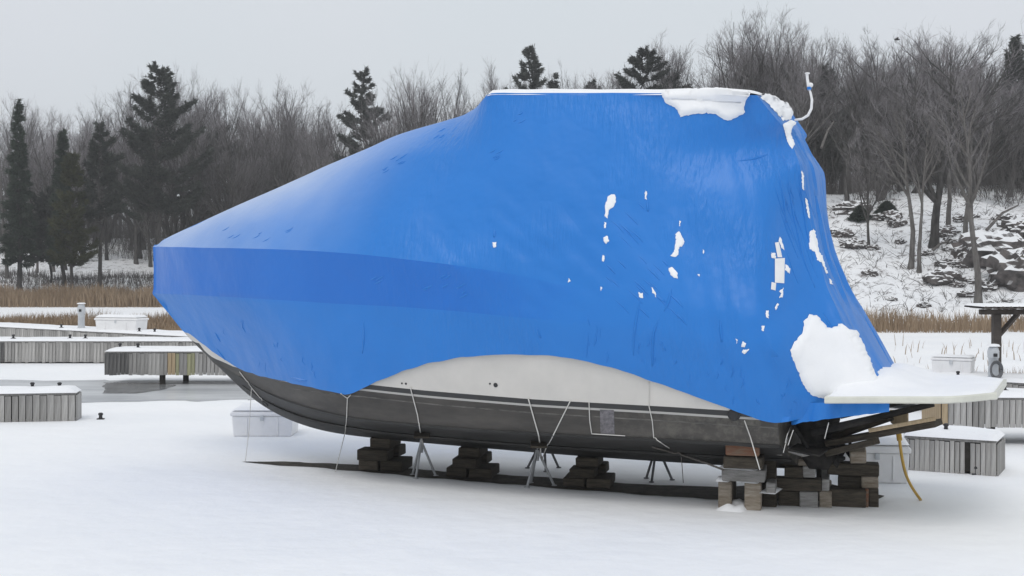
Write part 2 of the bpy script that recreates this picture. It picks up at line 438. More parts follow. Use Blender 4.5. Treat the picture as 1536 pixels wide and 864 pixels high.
mb.v = [(x, y, hgt(x, y)) for y in ys for x in xs]
mb.f = [(j * nx + i, j * nx + i + 1, (j + 1) * nx + i + 1, (j + 1) * nx + i) for j in range(len(ys) - 1) for i in range(nx - 1)]
mb.mi = [0] * len(mb.f)
g = mb.build('snowy_ground', M['ground'], smooth=180); g['kind'] = 'structure'

def sheet(name, m, outline, z, seed=0, wob=.15, steps=10):
    pts = []
    for i, (a, b_) in enumerate(zip(outline, outline[1:] + outline[:1])):
        for k in range(steps):
            p = a.lerp(b_, k / steps)
            nn = noise.noise(Vector((p.x * 1.3, p.y * 1.3, seed))) + .5 * noise.noise(Vector((p.x * 4, p.y * 4, seed)))
            pts.append((p.x + nn * wob, p.y + nn * wob * 1.2, z))
    mb = MB(); mb.add(pts, [tuple(range(len(pts)))]); o = mb.build(name, m); recalc(o)
    if o.data.polygons[0].normal.z < 0: o.data.flip_normals()
    o['kind'] = 'structure'; return o
sheet('lake_ice', M['ice'], [gp(-120, 606), gp(120, 604), gp(330, 601), gp(500, 596), gp(480, 573), gp(330, 572), gp(120, 571), gp(-120, 570)], .004, 3, .35)
sheet('melt_water', M['melt'], [gp(157, 590), gp(200, 591), gp(245, 585), gp(262, 578), gp(238, 575), gp(158, 574)], .008, 5, .12)

# ------------------------------------------------------------------ boat frame
YAW = R(24.5); CY, SY = math.cos(YAW), math.sin(YAW)
OX, OY = -5.385, 19.088
L = 9.72
def solve_s(px, t):
    k = (px - CX) / F
    return (k * (OY - CY * t) - OX + SY * t) / (CY + SY * k)
def dist(s, t): return OY - SY * s - CY * t
def zat(py, s, t): return CH - (py - HZ) / F * dist(s, t)
def bw(s, t, z=0): return Vector((OX + CY * s - SY * t, dist(s, t), z))       # boat -> world (t > 0: the side the camera sees)
def curve(poly, tf):
    r = []
    for px, py in poly:
        s = solve_s(px, 0)
        for _ in range(12): s = solve_s(px, tf(max(s, 0)))
        r.append((s, zat(py, s, tf(max(s, 0)))))
    return r
def t_rub(s):
    b = 1.66 * (1 - (1 - clamp(s / 6.2)) ** 2.3)
    return max(.02, b) - .12 * sstep(7, 10.5, s)
def px_of(s, t):
    p = bw(s, t); return CX + F * p.x / p.y
RUB = curve([(235, 440), (320, 444), (420, 450), (500, 455), (640, 463), (800, 478), (900, 488), (1000, 500), (1100, 514), (1200, 530), (1300, 548)], t_rub)
RAIL = curve([(237, 370), (330, 372), (420, 374), (500, 378), (570, 384), (640, 392), (700, 400), (780, 413), (860, 432), (950, 444), (1100, 468), (1200, 490), (1300, 512)], t_rub)
def w_roof(s):
    return .015 + .125 * sstep(0, 2, s) + .18 * sstep(2.0, S_ROOF - .8, s) + .78 * sstep(S_ROOF - .75, S_ROOF + .05, s)
S_ROOF = 5.2
for _ in range(8): S_ROOF = solve_s(733, 1.08)
TOP = curve([(235, 369), (244, 360), (300, 333), (400, 288), (458, 262), (500, 243), (554, 220), (600, 200), (660, 182), (690, 173), (704, 166), (716, 158), (725, 147), (733, 139),
             (780, 138), (900, 138), (1000, 138), (1080, 137), (1110, 139), (1135, 143), (1170, 160)], w_roof)
TOPS = curve([(235, 369), (244, 360), (300, 333), (400, 288), (500, 243), (600, 200), (660, 179), (720, 160), (780, 147), (850, 140), (920, 138), (1000, 138), (1080, 137), (1110, 139), (1135, 143), (1170, 160)], w_roof)
KEEL = curve([(233, 444), (260, 478), (285, 508), (310, 533), (340, 562), (370, 590), (400, 612), (440, 632), (490, 647), (560, 657), (700, 670), (870, 684), (1085, 698), (1210, 704)], lambda s: 0.0)
def t_chine(s): return t_rub(s) * .80 * sstep(.3, 4.5, s)
CHINE = curve([(330, 548), (400, 588), (500, 620), (640, 637), (800, 648), (1000, 658), (1180, 668)], t_chine)
BAND_ = ([(298, 514), (308, 528), (320, 537), (350, 550), (400, 563), (470, 569), (545, 576), (640, 586), (800, 599), (1000, 610), (1095, 616), (1200, 622)])
EDGE_ = ([(285, 499), (320, 527), (340, 540), (358, 552), (385, 562), (430, 572), (480, 583), (510, 589), (523, 592), (535, 588), (548, 581), (575, 569), (605, 557), (640, 546), (690, 536), (760, 531),
              (830, 533), (880, 541), (940, 557), (1000, 578), (1060, 600), (1100, 614), (1135, 627), (1160, 636), (1200, 637), (1250, 632), (1290, 627), (1330, 619)])
def z_keel(s): return sinterp(KEEL, s)
def z_rub(s): return max(sinterp(RUB, s), z_keel(s) + .01)
def z_chine(s): return clamp(sinterp(CHINE, s), z_keel(s) + .02, z_rub(s) - .05) if s > .3 else lerp(z_keel(s), z_rub(s), .3)
def hull_t(s, z):
    zk, zc, zr = z_keel(s), z_chine(s), z_rub(s)
    if z <= zk: return 0.0
    if z < zc: return t_chine(s) * ((z - zk) / max(zc - zk, 1e-4)) ** .9
    f = clamp((z - zc) / max(zr - zc, 1e-4)); p = lerp(1.25, .8, sstep(1, 6, s))
    return lerp(t_chine(s), t_rub(s), f ** p)

def curve_h(poly):
    r = []
    for px, py in poly:
        s = solve_s(px, 0); t = 0
        for _ in range(40):
            sc_ = clamp(s, 0, 11); z = zat(py, s, t)
            t = lerp(t, hull_t(sc_, min(z, z_rub(sc_))), .5); s = solve_s(px, t)
        r.append((s, zat(py, s, t)))
    return r
BAND = curve_h(BAND_); EDGE = curve_h(EDGE_)

boat = thing('boat', 'large boat on blocks wrapped in bright blue film with dark grey hull', 'boat', (OX, OY, 0), -YAW)
BM = Matrix.Translation((OX, OY, 0)) @ Matrix.Rotation(-YAW, 4, 'Z'); BI = BM.inverted()
CAML = BI @ Vector((0, 0, CH))
def lray(px, py):
    p = BI @ at(px, py, 10.0); return CAML, (p - CAML).normalized()

# hull shells: both sides
NS = 90
ss = [L * (i / NS) ** 1.25 for i in range(NS + 1)]
def hull_part(name, m, lo, hi, rows, off=0.0, s_max=L):
    mb = MB()
    for sd in (-1, 1):
        o = len(mb.v); ss2 = [s for s in ss if s <= s_max]
        for s in ss2:
            a, b_ = lo(s), hi(s)
            for r in range(rows + 1):
                z = lerp(a, b_, r / rows)
                tt = hull_t(s, z)
                mb.v.append((s, sd * (tt + off), z))
        for i in range(len(ss2) - 1):
            for r in range(rows):
                q = (o + i * (rows + 1) + r, o + (i + 1) * (rows + 1) + r, o + (i + 1) * (rows + 1) + r + 1, o + i * (rows + 1) + r + 1)
                mb.f.append(q if sd < 0 else q[::-1]); mb.mi.append(0)
    return mb.build(name, m, boat, smooth=40)
def zA(s): return clamp(interp(BAND, s), z_keel(s) + .005, z_rub(s))
def zB(s): return max(zA(s) - .062, z_keel(s) + .004)
def zC(s): return max(zB(s) - .026 * sstep(2.6, 3.6, s), z_keel(s) + .003)
hull = hull_part('hull', M['gel_white'], zA, z_rub, 8)
hull_part('boot_stripe', M['stripe_dark'], zB, zA, 2)
hull_part('pinstripe', M['stripe_pale'], zC, zB, 1)
hull_part('hull_side', M['hull_dark'], lambda s: min(z_chine(s), zC(s)), zC, 8)
hull_part('hull_bottom', M['hull_bottom'], z_keel, lambda s: min(z_chine(s), zC(s)), 8)
M['scum'] = mat('scum', (.05, .048, .045), .6, .3, (.20, .19, .175), 5, 6, None, (1, 1, 6))
hull_part('scum_line', M['scum'], lambda s: max(zC(s) - .085, z_keel(s) + .002), lambda s: max(zC(s) - .085 + .016 * sstep(2.6, 4, s), z_keel(s) + .0025), 1, .003)
# strakes that step the bottom, spray rail at the chine
for f0 in (.45, .98):
    mb = MB()
    for sd in (-1, 1):
        pts = []; rad = []
        for s in ss:
            if s < 1.6: continue
            z = lerp(z_keel(s), min(z_chine(s), zC(s)), f0)
            pts.append((s, sd * (hull_t(s, z) + .005), z)); rad.append(.028 * sstep(1.5, 3, s) + .004)
        mb.tube(pts, rad, 4)
    mb.build('spray_rail', M['hull_bottom'], boat)
# transom
mb = MB(); rr = 24; ring = []
for sd in (-1, 1):
    col = []
    for r in range(rr + 1):
        z = lerp(z_keel(L), z_rub(L), r / rr); col.append((L, sd * hull_t(L, z), z))
    ring.append(col)
mb.v = ring[0] + ring[1]; n_ = rr + 1
mb.f = [(r, r + 1, n_ + r + 1, n_ + r) for r in range(rr)]; mb.mi = [0] * rr
mb.build('transom', M['hull_dark'], boat)

# ------------------------------------------------------------------ the blue cover
# corner line between the side panel and the stern panel, as photo pixels by height
def t_corner(f): return sinterp([(0, .95), (.11, .74), (.22, .46), (.33, .68), (.44, .56), (.56, .60), (.67, .72), (.78, .85), (1, .80)], f)
CORN = [(1135, 143), (1168, 183), (1186, 208), (1200, 248), (1212, 315), (1222, 372), (1240, 430), (1266, 490), (1300, 550), (1326, 590)]
def corner(f):
    x = f * (len(CORN) - 1); i = min(int(x), len(CORN) - 2); u = x - i
    px = lerp(CORN[i][0], CORN[i + 1][0], u); py = lerp(CORN[i][1], CORN[i + 1][1], u)
    t = t_corner(f); s = solve_s(px, t)
    return Vector((s, t, zat(py, s, t)))
RN = [6, 34, 9, 15]                        # rows: roof, side, rail band, skirt
NC = 150
S_A = 7.6                                  # from here on the columns lean towards the corner line
s_end_top = corner(0).x
def column(s):
    """control points of the near side at station s: list of (t, z) per row"""
    w0, zt = w_roof(s), sinterp(TOP, s)
    zr, z1 = z_rub(s), sinterp(RAIL, s)
    px = px_of(s, t_rub(s))
    fold = 1 - sstep(600, 880, px)
    t2 = t_rub(s) + .008 + .022 * sstep(0, .6, s)
    w0s = .14 + .18 * sstep(2.0, S_ROOF - .8, s) + .78 * sstep(S_ROOF - 2.6, S_ROOF + .8, s) if s > 2 else w0
    zts = sinterp(TOPS, s)
    zt = max(zt, z1 + .03)
    straight = lerp(w0, t2, (zt - z1) / max(zt - zr, 1e-3))
    t1 = lerp(straight + .05, t2 + .075 * sstep(0, 1, s) + .012, fold)
    ze = max(interp(EDGE, s), z_keel(s) + .012)
    ze = min(ze, zr - .02)
    rows = []
    for r in range(RN[0]):
        f = r / RN[0]; rows.append((w0 * f, zt + .05 * w0 * (1 - f * f) - .012 * f ** 6))
    sag = -.12 * sstep(.5, 2.5, s) * (1 - sstep(S_ROOF - 1.4, S_ROOF, s)) - .055 * sstep(S_ROOF - 1.2, S_ROOF + .4, s)
    for r in range(RN[1]):
        f = r / RN[1]
        bl = min(1, f * 3.2) ** .8; tt = lerp(lerp(w0, w0s, bl), t1, f); zz = lerp(lerp(zt - .012, zts, bl), z1, f)
        k = math.sin(math.pi * f)
        rows.append((tt - sag * k * .6, zz - sag * k * .8))
    for r in range(RN[2]):
        f = r / RN[2]; rows.append((lerp(t1, t2, f) - .012 * math.sin(math.pi * f) * fold, lerp(z1, zr, f)))
    for r in range(RN[3] + 1):
        f = r / RN[3]; z = lerp(zr, ze, f)
        rows.append((hull_t(s, z) + .03 + .015 * f * sstep(2, 4, s), z))
    return rows
NR = sum(RN) + 1
# far rows of the leaning part are blended to the corner line
def near_point(i, r):
    a = i / NC
    s_lin = 0.0 + (s_end_top) * a ** 1.12
    return s_lin
cols = []
zc_top = corner(0).z; zc_bot = corner(1).z
# stern end column: rows by fraction of height along the corner line, bottom rows hang below it
end = []
for r in range(NR):
    if r < RN[0]:
        p = corner(0); f = r / RN[0]; end.append(Vector((p.x + .0, p.y * f, p.z + .05 * (1 - f * f))))
    else:
        f = (r - RN[0]) / (NR - 1 - RN[0])
        if f < .94: end.append(corner(f / .94))
        else:
            p = corner(1); g = (f - .94) / .06
            end.append(Vector((p.x - .05 * g, p.y + .02 * g, p.z - .14 * g)))
NL = 46                                     # columns that lean
s_list = [S_A * (i / (NC - NL)) ** 1.12 for i in range(NC - NL + 1)]
for s in s_list:
    cols.append([Vector((s, t, z)) for t, z in column(s)])
base = column(S_A)
for k in range(1, NL + 1):
    f = k / NL
    c = []
    for r in range(NR):
        e = end[r]
        s = lerp(S_A, e.x, f)
        # local shape at that station, carried over to the corner line
        bt, bz = column(min(s, 9.9))[r] if s <= 9.9 else column(9.9)[r]
        wgt = f ** 2.2
        if r < RN[0] + 1: wgt = f ** 6
        fr = (r - RN[0] - RN[1]) / (RN[2] + RN[3])
        if r > RN[0]: wgt = lerp(wgt, sstep((9.72 - S_A) / (e.x - S_A) * .9, 1, f), clamp((r - RN[0]) / RN[1]) ** 1.6)
        tt, zz = lerp(bt, e.y, wgt), lerp(bz, e.z, wgt)
        if s < L + .12 and zz < z_rub(min(s, L)) + .35:
            sl = min(s, L); need = hull_t(sl, min(zz, z_rub(sl))) + .03
            tt = max(tt, need if zz < z_rub(sl) else lerp(need, tt, (zz - z_rub(sl)) / .35))
        c.append(Vector((s, tt, zz)))
    cols.append(c)
for it in range(5):
    new = [list(c) for c in cols]
    for i in range(NC - NL - 4, NC):
        for r in range(RN[0] + 2, NR - 1):
            new[i][r] = cols[i][r] * .5 + (cols[i - 1][r] + cols[i + 1][r] + cols[i][r - 1] + cols[i][r + 1]) * .125
    cols = new
for i in range(NC - NL - 4, NC + 1):
    for r in range(RN[0] + RN[1], NR):
        p = cols[i][r]
        if p.x < L + .02:
            zr_ = z_rub(p.x); p.y = max(p.y, hull_t(p.x, min(p.z, zr_)) + .025) if p.z < zr_ + .02 else p.y
# wrinkle displacement, real relief of the film
def wrinkle(p, r):
    if r < RN[0]: return 0
    q = Vector((p.x * 1.1 + p.z * .5, p.y, p.z * .55 - p.x * .2))
    h = .012 * noise.noise(q * 1.6)
    zone = math.exp(-(((p.x - 6.9) / 1.3) ** 2 + ((p.z - 2.9) / .7) ** 2))
    h += .030 * zone * noise.noise(Vector((p.x * 5 + p.z * 6, p.y, p.z * 2.2 - p.x * 1.5)))
    if p.x > 8.2:
        g = sstep(8.2, 9.2, p.x)
        h += .030 * g * noise.noise(Vector((p.x * 6 - (5 - p.z) * 2.0, 3.0, p.z * .5)))
    e = sstep(NR - 14, NR - 1, r)
    h += .016 * e * noise.noise(Vector((p.x * 7, 1.7, p.z * 2)))
    return h
for i, c in enumerate(cols):
    for r in range(NR):
        p = c[r]; f = min(1, i / 6)
        h = wrinkle(p, r) * f; c[r] = Vector((p.x, max(0, p.y + h), p.z + h * .25))
        if r == NR - 1:
            c[r].z += .012 * noise.noise(Vector((p.x * 5.0, 9.1, 0))) * f
full = []
for c in cols: full.append([Vector((p.x, -p.y, p.z)) for p in c])
NA = 44
for k in range(1, NA):
    a = k / NA; c = []
    th = math.pi * a
    for r in range(NR):
        e = cols[-1][r]
        q = math.cos(th)
        yy = -e.y * math.copysign(abs(q) ** .62, q)
        f = clamp((r - RN[0]) / (NR - 1 - RN[0]))
        bulge = .05 * (1 - abs(yy / max(e.y, 1e-3)) ** 2.6) if r >= RN[0] else .05 * (r / RN[0]) ** 2 * (1 - abs(q) ** 2)
        x = e.x + bulge + .10 * (abs(noise.noise(Vector((yy * 7.0, 4.2, e.z * .5)))) - .2) * math.sin(th)
        zz = e.z - (.04 * (1 - f) ** 3 * math.sin(th) if r >= RN[0] else .04 * math.sin(th) * (r / RN[0]) ** 3)
        c.append(Vector((x, yy, zz)))
    full.append(c)
for c in reversed(cols): full.append([Vector((p.x, p.y, p.z)) for p in c])
mb = MB()
for c in full: mb.v += [tuple(p) for p in c]
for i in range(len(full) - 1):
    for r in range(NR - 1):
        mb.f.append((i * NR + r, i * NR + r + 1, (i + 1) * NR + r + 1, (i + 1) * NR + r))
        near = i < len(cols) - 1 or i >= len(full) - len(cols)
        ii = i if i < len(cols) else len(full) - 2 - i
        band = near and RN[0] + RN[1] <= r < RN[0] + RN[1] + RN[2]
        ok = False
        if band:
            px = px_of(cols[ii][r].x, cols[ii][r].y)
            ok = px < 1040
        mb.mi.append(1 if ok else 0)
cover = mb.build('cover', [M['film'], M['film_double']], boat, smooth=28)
bm = bmesh.new(); bm.from_mesh(cover.data)
bmesh.ops.remove_doubles(bm, verts=bm.verts, dist=.0015)
bmesh.ops.recalc_face_normals(bm, faces=bm.faces)
bm.to_mesh(cover.data); bm.free()
cover.data.polygons.foreach_set('use_smooth', [True] * len(cover.data.polygons)); cover.data.set_sharp_from_angle(angle=R(28))

def bvh(objs):
    vs = []; fs = []
    for o in objs:
        k = len(vs); vs += [v.co.copy() for v in o.data.vertices]; fs += [tuple(i + k for i in p.vertices) for p in o.data.polygons]
    return BVHTree.FromPolygons(vs, fs)
BV = bvh([cover]); 
BVA = bvh([o for o in COL.objects if o.parent == boat and o.type == 'MESH'])
def hit(px, py, tree=None):
    o, d = lray(px, py)
    loc, nor, _, _ = (tree or BV).ray_cast(o, d)
    if loc is None: return None
    if nor.dot(d) > 0: nor = -nor
    return loc, nor

def inside(poly, x, y):
    c = False; j = len(poly) - 1
    for i in range(len(poly)):
        (xi, yi), (xj, yj) = poly[i], poly[j]
        if (yi > y) != (yj > y) and x < (xj - xi) * (y - yi) / (yj - yi) + xi: c = not c
        j = i
    return c
def edge_dist(poly, x, y):
    best = 1e9
    for i in range(len(poly)):
        (x0, y0), (x1, y1) = poly[i], poly[i - 1]
        dx, dy = x1 - x0, y1 - y0; l = dx * dx + dy * dy
        t = clamp(((x - x0) * dx + (y - y0) * dy) / l) if l > 0 else 0
        best = min(best, math.hypot(x - x0 - t * dx, y - y0 - t * dy))
    return best
def patch(name, m, poly, thick, parent, step=2.0, ramp=6.0, rough=0.0, tree=None):
    """a layer of snow or film lying on the surface, its outline found on the surface, its thickness real"""
    bm = bmesh.new()
    # dense outline
    out = []
    for i in range(len(poly)):
        a, b_ = poly[i], poly[(i + 1) % len(poly)]
        n_ = max(1, int(math.hypot(b_[0] - a[0], b_[1] - a[1]) / step))
        for k in range(n_):
            f = k / n_; x, y = lerp(a[0], b_[0], f), lerp(a[1], b_[1], f)
            if rough:
                x += rough * noise.noise(Vector((x * .35, y * .35, 3))); y += rough * noise.noise(Vector((x * .35, y * .35, 8)))
            out.append((x, y))
    from mathutils.geometry import delaunay_2d_cdt
    pts = [Vector(p) for p in out]; ne = len(pts)
    x0, x1 = min(p[0] for p in out), max(p[0] for p in out); y0, y1 = min(p[1] for p in out), max(p[1] for p in out)
    y = y0 + step / 2
    while y < y1:
        x = x0 + step / 2
        while x < x1:
            if inside(out, x, y) and edge_dist(out, x, y) > step * .6: pts.append(Vector((x + rnd.uniform(-.2, .2), y + rnd.uniform(-.2, .2))))
            x += step
        y += step
    v2, e2, f2, *_ = delaunay_2d_cdt(pts, [(i, (i + 1) % ne) for i in range(ne)], [], 1, 1e-5)
    vs = []
    hits = []
    for p in v2:
        h = hit(p.x, p.y, tree); hits.append(h)
    lastd = None
    for p, h in zip(v2, hits):
        if h is None:
            o, d = lray(p.x, p.y)
            near = min((q for q in zip(v2, hits) if q[1]), key=lambda q: (q[0] - p).length, default=None)
            if near is None: vs.append(o + d * 14); continue
            dd = (near[1][0] - o).length; loc, nor = o + d * dd, near[1][1]
        else: loc, nor = h
        e = edge_dist(out, p.x, p.y)
        k = (clamp(e / ramp)) ** .55
        k *= .9 + .3 * noise.noise(Vector((p.x * .035, p.y * .035, 4)))
        vs.append(loc + nor * (.004 + thick * k))
    mb = MB(); mb.add(vs, [tuple(f) for f in f2])
    # skirt closing the thickness against the surface is the outline itself (4 mm)
    o = mb.build(name, m, parent, smooth=180); bm.free()
    recalc(o)
    d = lray((x0 + x1) / 2, (y0 + y1) / 2)[1]
    if sum(p.normal.dot(d) * p.area for p in o.data.polygons) > 0: o.data.flip_normals()
    return o

# thin snow along the roof edge and over the roof
mb = MB(); xs_ = []
NT = 60
for i in range(NT + 1):
    s = lerp(S_ROOF - .02, corner(0).x - .05, i / NT); w0, zt = w_roof(s), sinterp(TOP, s)
    row = []
    for j in range(13):
        f = -1 + 2 * j / 12; th = .04 * (1 - abs(f) ** 6) + .012 * noise.noise(Vector((s * 3, f * 3, 1))) * (1 - abs(f) ** 4)
        if i in (0, NT): th = 0
        if j in (0, 12): row.append((s, f * (w0 + .008), zt - .035))
        else: row.append((s, math.copysign(min(abs(f) * 1.12, 1), f) * (w0 + .012), zt + .05 * w0 * (1 - min(1, 1.12 * abs(f)) ** 2) + .008 + th * (1 - (j in (1, 11)) * .25)))
    mb.v += row
    xs_.append(s)
for i in range(NT):
    for j in range(12): mb.f.append((i * 13 + j, (i + 1) * 13 + j, (i + 1) * 13 + j + 1, i * 13 + j + 1)); mb.mi.append(0)
roof_snow = mb.build('roof_snow', M['snow'], cover, smooth=180)
BVR = bvh([cover, roof_snow])
# snow on the cover
patch('snow_patch', M['snow'], [(990, 136), (1040, 133), (1085, 132.5), (1112, 136), (1128, 139), (1120, 147), (1117, 158), (1116, 170), (1108, 174), (1100, 179), (1092, 181), (1083, 178), (1075, 172),
      (1060, 170), (1045, 171), (1030, 173), (1021, 176), (1016, 166), (1010, 159), (999, 156), (995, 148)], .05, cover, 2.5, 7, 2.5, BVR)
patch('snow_patch', M['snow'], [(1134, 141), (1150, 141), (1165, 146), (1178, 154), (1186, 163), (1190, 172), (1184, 180), (1174, 181), (1166, 170), (1157, 162), (1150, 154), (1141, 148)], .05, cover, 2.5, 6, 2.5, BVR)
patch('snow_patch', M['snow'], [(1174, 187), (1186, 180), (1195, 184), (1188, 192), (1186, 200), (1192, 217), (1188, 224), (1181, 214), (1177, 198)], .02, cover, 2, 4, 1)
patch('snow_patch', M['snow'], [(1215, 472), (1224, 473), (1234, 483), (1241, 492), (1252, 491), (1262, 485), (1272, 494), (1284, 495), (1291, 508), (1303, 535), (1316, 566), (1322, 580), (1326, 601), (1280, 601),
      (1240, 599), (1222, 594), (1211, 588), (1203, 574), (1197, 556), (1190, 543), (1186, 528), (1188, 519), (1197, 508), (1204, 498), (1206, 482)], .045, cover, 3, 8, 3)
# scraps of snow clinging to the side and strips of pale repair tape
scraps = [
 [(912, 295), (918, 291), (924, 294), (924, 303), (919, 311), (914, 315), (911, 328), (907, 324), (908, 306)],
 [(907, 333), (910, 334), (909, 342), (906, 342)], [(905, 356), (912, 354), (914, 361), (909, 366), (906, 362)], [(904, 383), (907, 384), (906, 393), (903, 391)],
 [(968, 286), (971, 287), (970, 299), (967, 299)], [(1019, 331), (1021, 332), (1020, 340), (1018, 339)],
 [(1013, 351), (1019, 347), (1023, 354), (1027, 363), (1024, 369), (1019, 371), (1018, 381), (1013, 386), (1007, 384), (1012, 374), (1014, 362)],
 [(1003, 402), (1008, 401), (1016, 408), (1017, 418), (1011, 417), (1005, 411)],
 [(958, 439), (964, 440), (965, 447), (959, 446)], [(977, 431), (980, 432), (985, 442), (984, 446), (979, 439)],
 [(901, 430), (904, 432), (901, 436)], [(853, 418), (856, 421), (853, 424)], [(739, 364), (745, 363), (744, 371), (740, 371)],
 [(1046, 412), (1049, 411), (1049, 415)], [(1054, 374), (1057, 375), (1055, 382)],
 [(1169, 354), (1173, 361), (1176, 375), (1172, 372), (1168, 362)],
 [(1178, 396), (1185, 403), (1184, 411), (1177, 405)], [(1156, 379), (1163, 380), (1161, 386)],
 [(1168, 437), (1175, 431), (1174, 446), (1168, 447), (1172, 440)], [(1166, 455), (1168, 456), (1163, 465), (1162, 461)], [(1149, 466), (1153, 466), (1153, 478), (1148, 475)], [(1143, 488), (1147, 489), (1145, 497), (1142, 495)],
 [(1114, 512), (1120, 515), (1117, 521), (1112, 520)], [(1115, 524), (1124, 524), (1118, 531), (1113, 529)], [(1104, 508), (1107, 510), (1105, 516)],
 [(1202, 255), (1205, 262), (1206, 285), (1203, 283), (1202, 268)], [(1207, 297), (1211, 300), (1215, 328), (1212, 326)],
 [(1214, 348), (1221, 343), (1226, 361), (1228, 377), (1233, 384), (1238, 399), (1242, 410), (1239, 411), (1232, 393), (1226, 391), (1222, 378), (1214, 374), (1213, 362)],
 [(1243, 418), (1247, 420), (1249, 428), (1245, 426)],
]
for p in scraps:
    patch('snow_scrap', M['snow'], p, .012, cover, 1.2, 3, 1.6)
for p in ([(1162, 388), (1177, 387), (1176, 425), (1162, 424)], [(1162, 364), (1168, 363), (1173, 386), (1166, 386)], [(1157, 423), (1164, 425), (1163, 436), (1156, 434)], [(1156, 381), (1164, 384), (1163, 388), (1157, 387)]):
    patch('tape_strip', M['plastic_white'], p, .004, cover, 2, 2)
# creases: narrow ridges of film
def crease(pts, rad=.007, m='film_double'):
    ps = []
    for (x0, y0), (x1, y1) in zip(pts, pts[1:]):
        for k in range(6):
            h = hit(lerp(x0, x1, k / 6), lerp(y0, y1, k / 6))
            if h: ps.append(h[0] - h[1] * rad * .25)
    if len(ps) < 3: return
    n_ = len(ps); mb = MB()
    mb.tube(ps, [rad * (.25 + .9 * math.sin(math.pi * (i + .3) / (n_ + .6))) for i in range(n_)], 6)
    mb.build('crease', M[m], cover, smooth=180)
for c in ([(545, 480), (546, 505), (543, 535)], [(961, 448), (955, 475), (951, 500), (950, 540)], [(1008, 430), (1003, 452), (995, 470)], [(988, 478), (980, 500), (978, 560)],
          [(971, 302), (972, 320)], [(1105, 242), (1130, 238), (1155, 231)], [(322, 498), (332, 515)], [(324, 522), (338, 540), (350, 556)], [(436, 566), (450, 570), (462, 571)],
          [(805, 492), (812, 510)], [(742, 345), (741, 358)], [(1080, 480), (1083, 520)], [(980, 440), (1000, 455)], [(1196, 250), (1204, 300), (1210, 345), (1222, 400)],
          [(1180, 260), (1190, 320), (1206, 390), (1226, 440)], [(1235, 470), (1262, 520)], [(1168, 255), (1176, 300), (1180, 340)]):
    crease(c, .015, 'film')
for k in range(26):
    x = rnd.uniform(905, 1010); y = rnd.uniform(300, 470); l = rnd.uniform(10, 26)
    crease([(x, y), (x + l * .6, y + l * .5), (x + l, y + l)], rnd.uniform(.006, .012), 'film')
for (x, y) in ((560, 425), (660, 425), (690, 440), (640, 432), (340, 352), (385, 358), (430, 345), (590, 240), (600, 236), (650, 200), (570, 262), (735, 235), (745, 230), (770, 180)):
    for k in range(3):
        l = rnd.uniform(6, 16); xx, yy = x + rnd.uniform(-8, 8), y + rnd.uniform(-8, 8)
        crease([(xx, yy), (xx + l * .5, yy - l * .2), (xx + l, yy - l * .55)], .009, 'film')

for k in range(46):                                   # puckers along the hem and pleats down the stern edge
    x = rnd.uniform(330, 500) if k < 12 else rnd.uniform(880, 1225)
    y = interp([(330, 530), (480, 570), (880, 530), (1000, 565), (1140, 615), (1225, 620)], x) - rnd.uniform(4, 60)
    l = rnd.uniform(6, 22); crease([(x, y), (x + rnd.uniform(-3, 3), y + l * .5), (x + rnd.uniform(-5, 5), y + l)], rnd.uniform(.005, .011), 'film')
for k in range(16):
    f = rnd.random(); x0 = lerp(1150, 1195, f); y0 = rnd.uniform(215, 380); l = rnd.uniform(30, 90)
    x0 += (y0 - 215) * .12; crease([(x0, y0), (x0 + l * .16, y0 + l * .5), (x0 + l * .36, y0 + l)], rnd.uniform(.005, .010), 'film')

# ------------------------------------------------------------------ swim platform, antenna, drives, cords
P_Z0, P_Z1 = 1.325, 1.385
def p_half(s): return 1.50 - .10 * sstep(10, 11.2, s) - .55 * sstep(11.2, 12.02, s) ** 2
mb = MB(); N = 30
for i in range(N + 1):
    s = lerp(10.25, 11.93, i / N); hw = p_half(s); zb = lerp(P_Z0, P_Z1, i / N)
    for (y, z) in ((-hw + .04, zb + .012), (-hw, zb + .026), (-hw, zb + .075), (-hw + .02, zb + .09), (hw - .02, zb + .09), (hw, zb + .075), (hw, zb + .026), (hw - .04, zb + .012)):
        mb.v.append((s, y, z))
for i in range(N):
    for k in range(8):
        k2 = (k + 1) % 8; mb.f.append((i * 8 + k, i * 8 + k2, (i + 1) * 8 + k2, (i + 1) * 8 + k)); mb.mi.append(0)
mb.f += [tuple(range(7, -1, -1)), tuple(N * 8 + k for k in range(8))]; mb.mi += [0, 0]
plat = mb.build('swim_platform', M['plastic_cream'], boat, smooth=30); recalc(plat)
mb = MB(); ni, nj = 50, 30
for i in range(ni + 1):
    s = lerp(10.27, 11.9, i / ni); hw = p_half(s) - .03; zb = lerp(P_Z0, P_Z1, (s - 10.25) / 1.68) + .088
    for j in range(nj + 1):
        f = -1 + 2 * j / nj
        e = (1 - abs(f) ** 5) * (1 - (i / ni) ** 14) * (1 - (1 - i / ni) ** 30)
        th = .035 + .17 * (1 - sstep(10.7, 11.3, s)) * (1 - sstep(.1, .95, -f)) + .02 * noise.noise(Vector((s * 3, f * 3, 5)))
        th += .05 * math.exp(-((f + .55) / .3) ** 2) * (1 - sstep(10.7, 11.5, s))
        mb.v.append((s, f * hw, zb + th * e ** .5 if e > 0 else zb))
for i in range(ni):
    for j in range(nj): mb.f.append((i * (nj + 1) + j, (i + 1) * (nj + 1) + j, (i + 1) * (nj + 1) + j + 1, i * (nj + 1) + j + 1)); mb.mi.append(0)
mb.build('platform_snow', M['snow'], plat, smooth=180)
for y in (-.9, .9):                            # brackets under the platform
    mb = MB(); mb.tube([(10.0, y, .95), (10.6, y, 1.12), (11.3, y, 1.33)], [.05, .045, .035], 6); mb.build('bracket', M['drive'], boat, smooth=60)
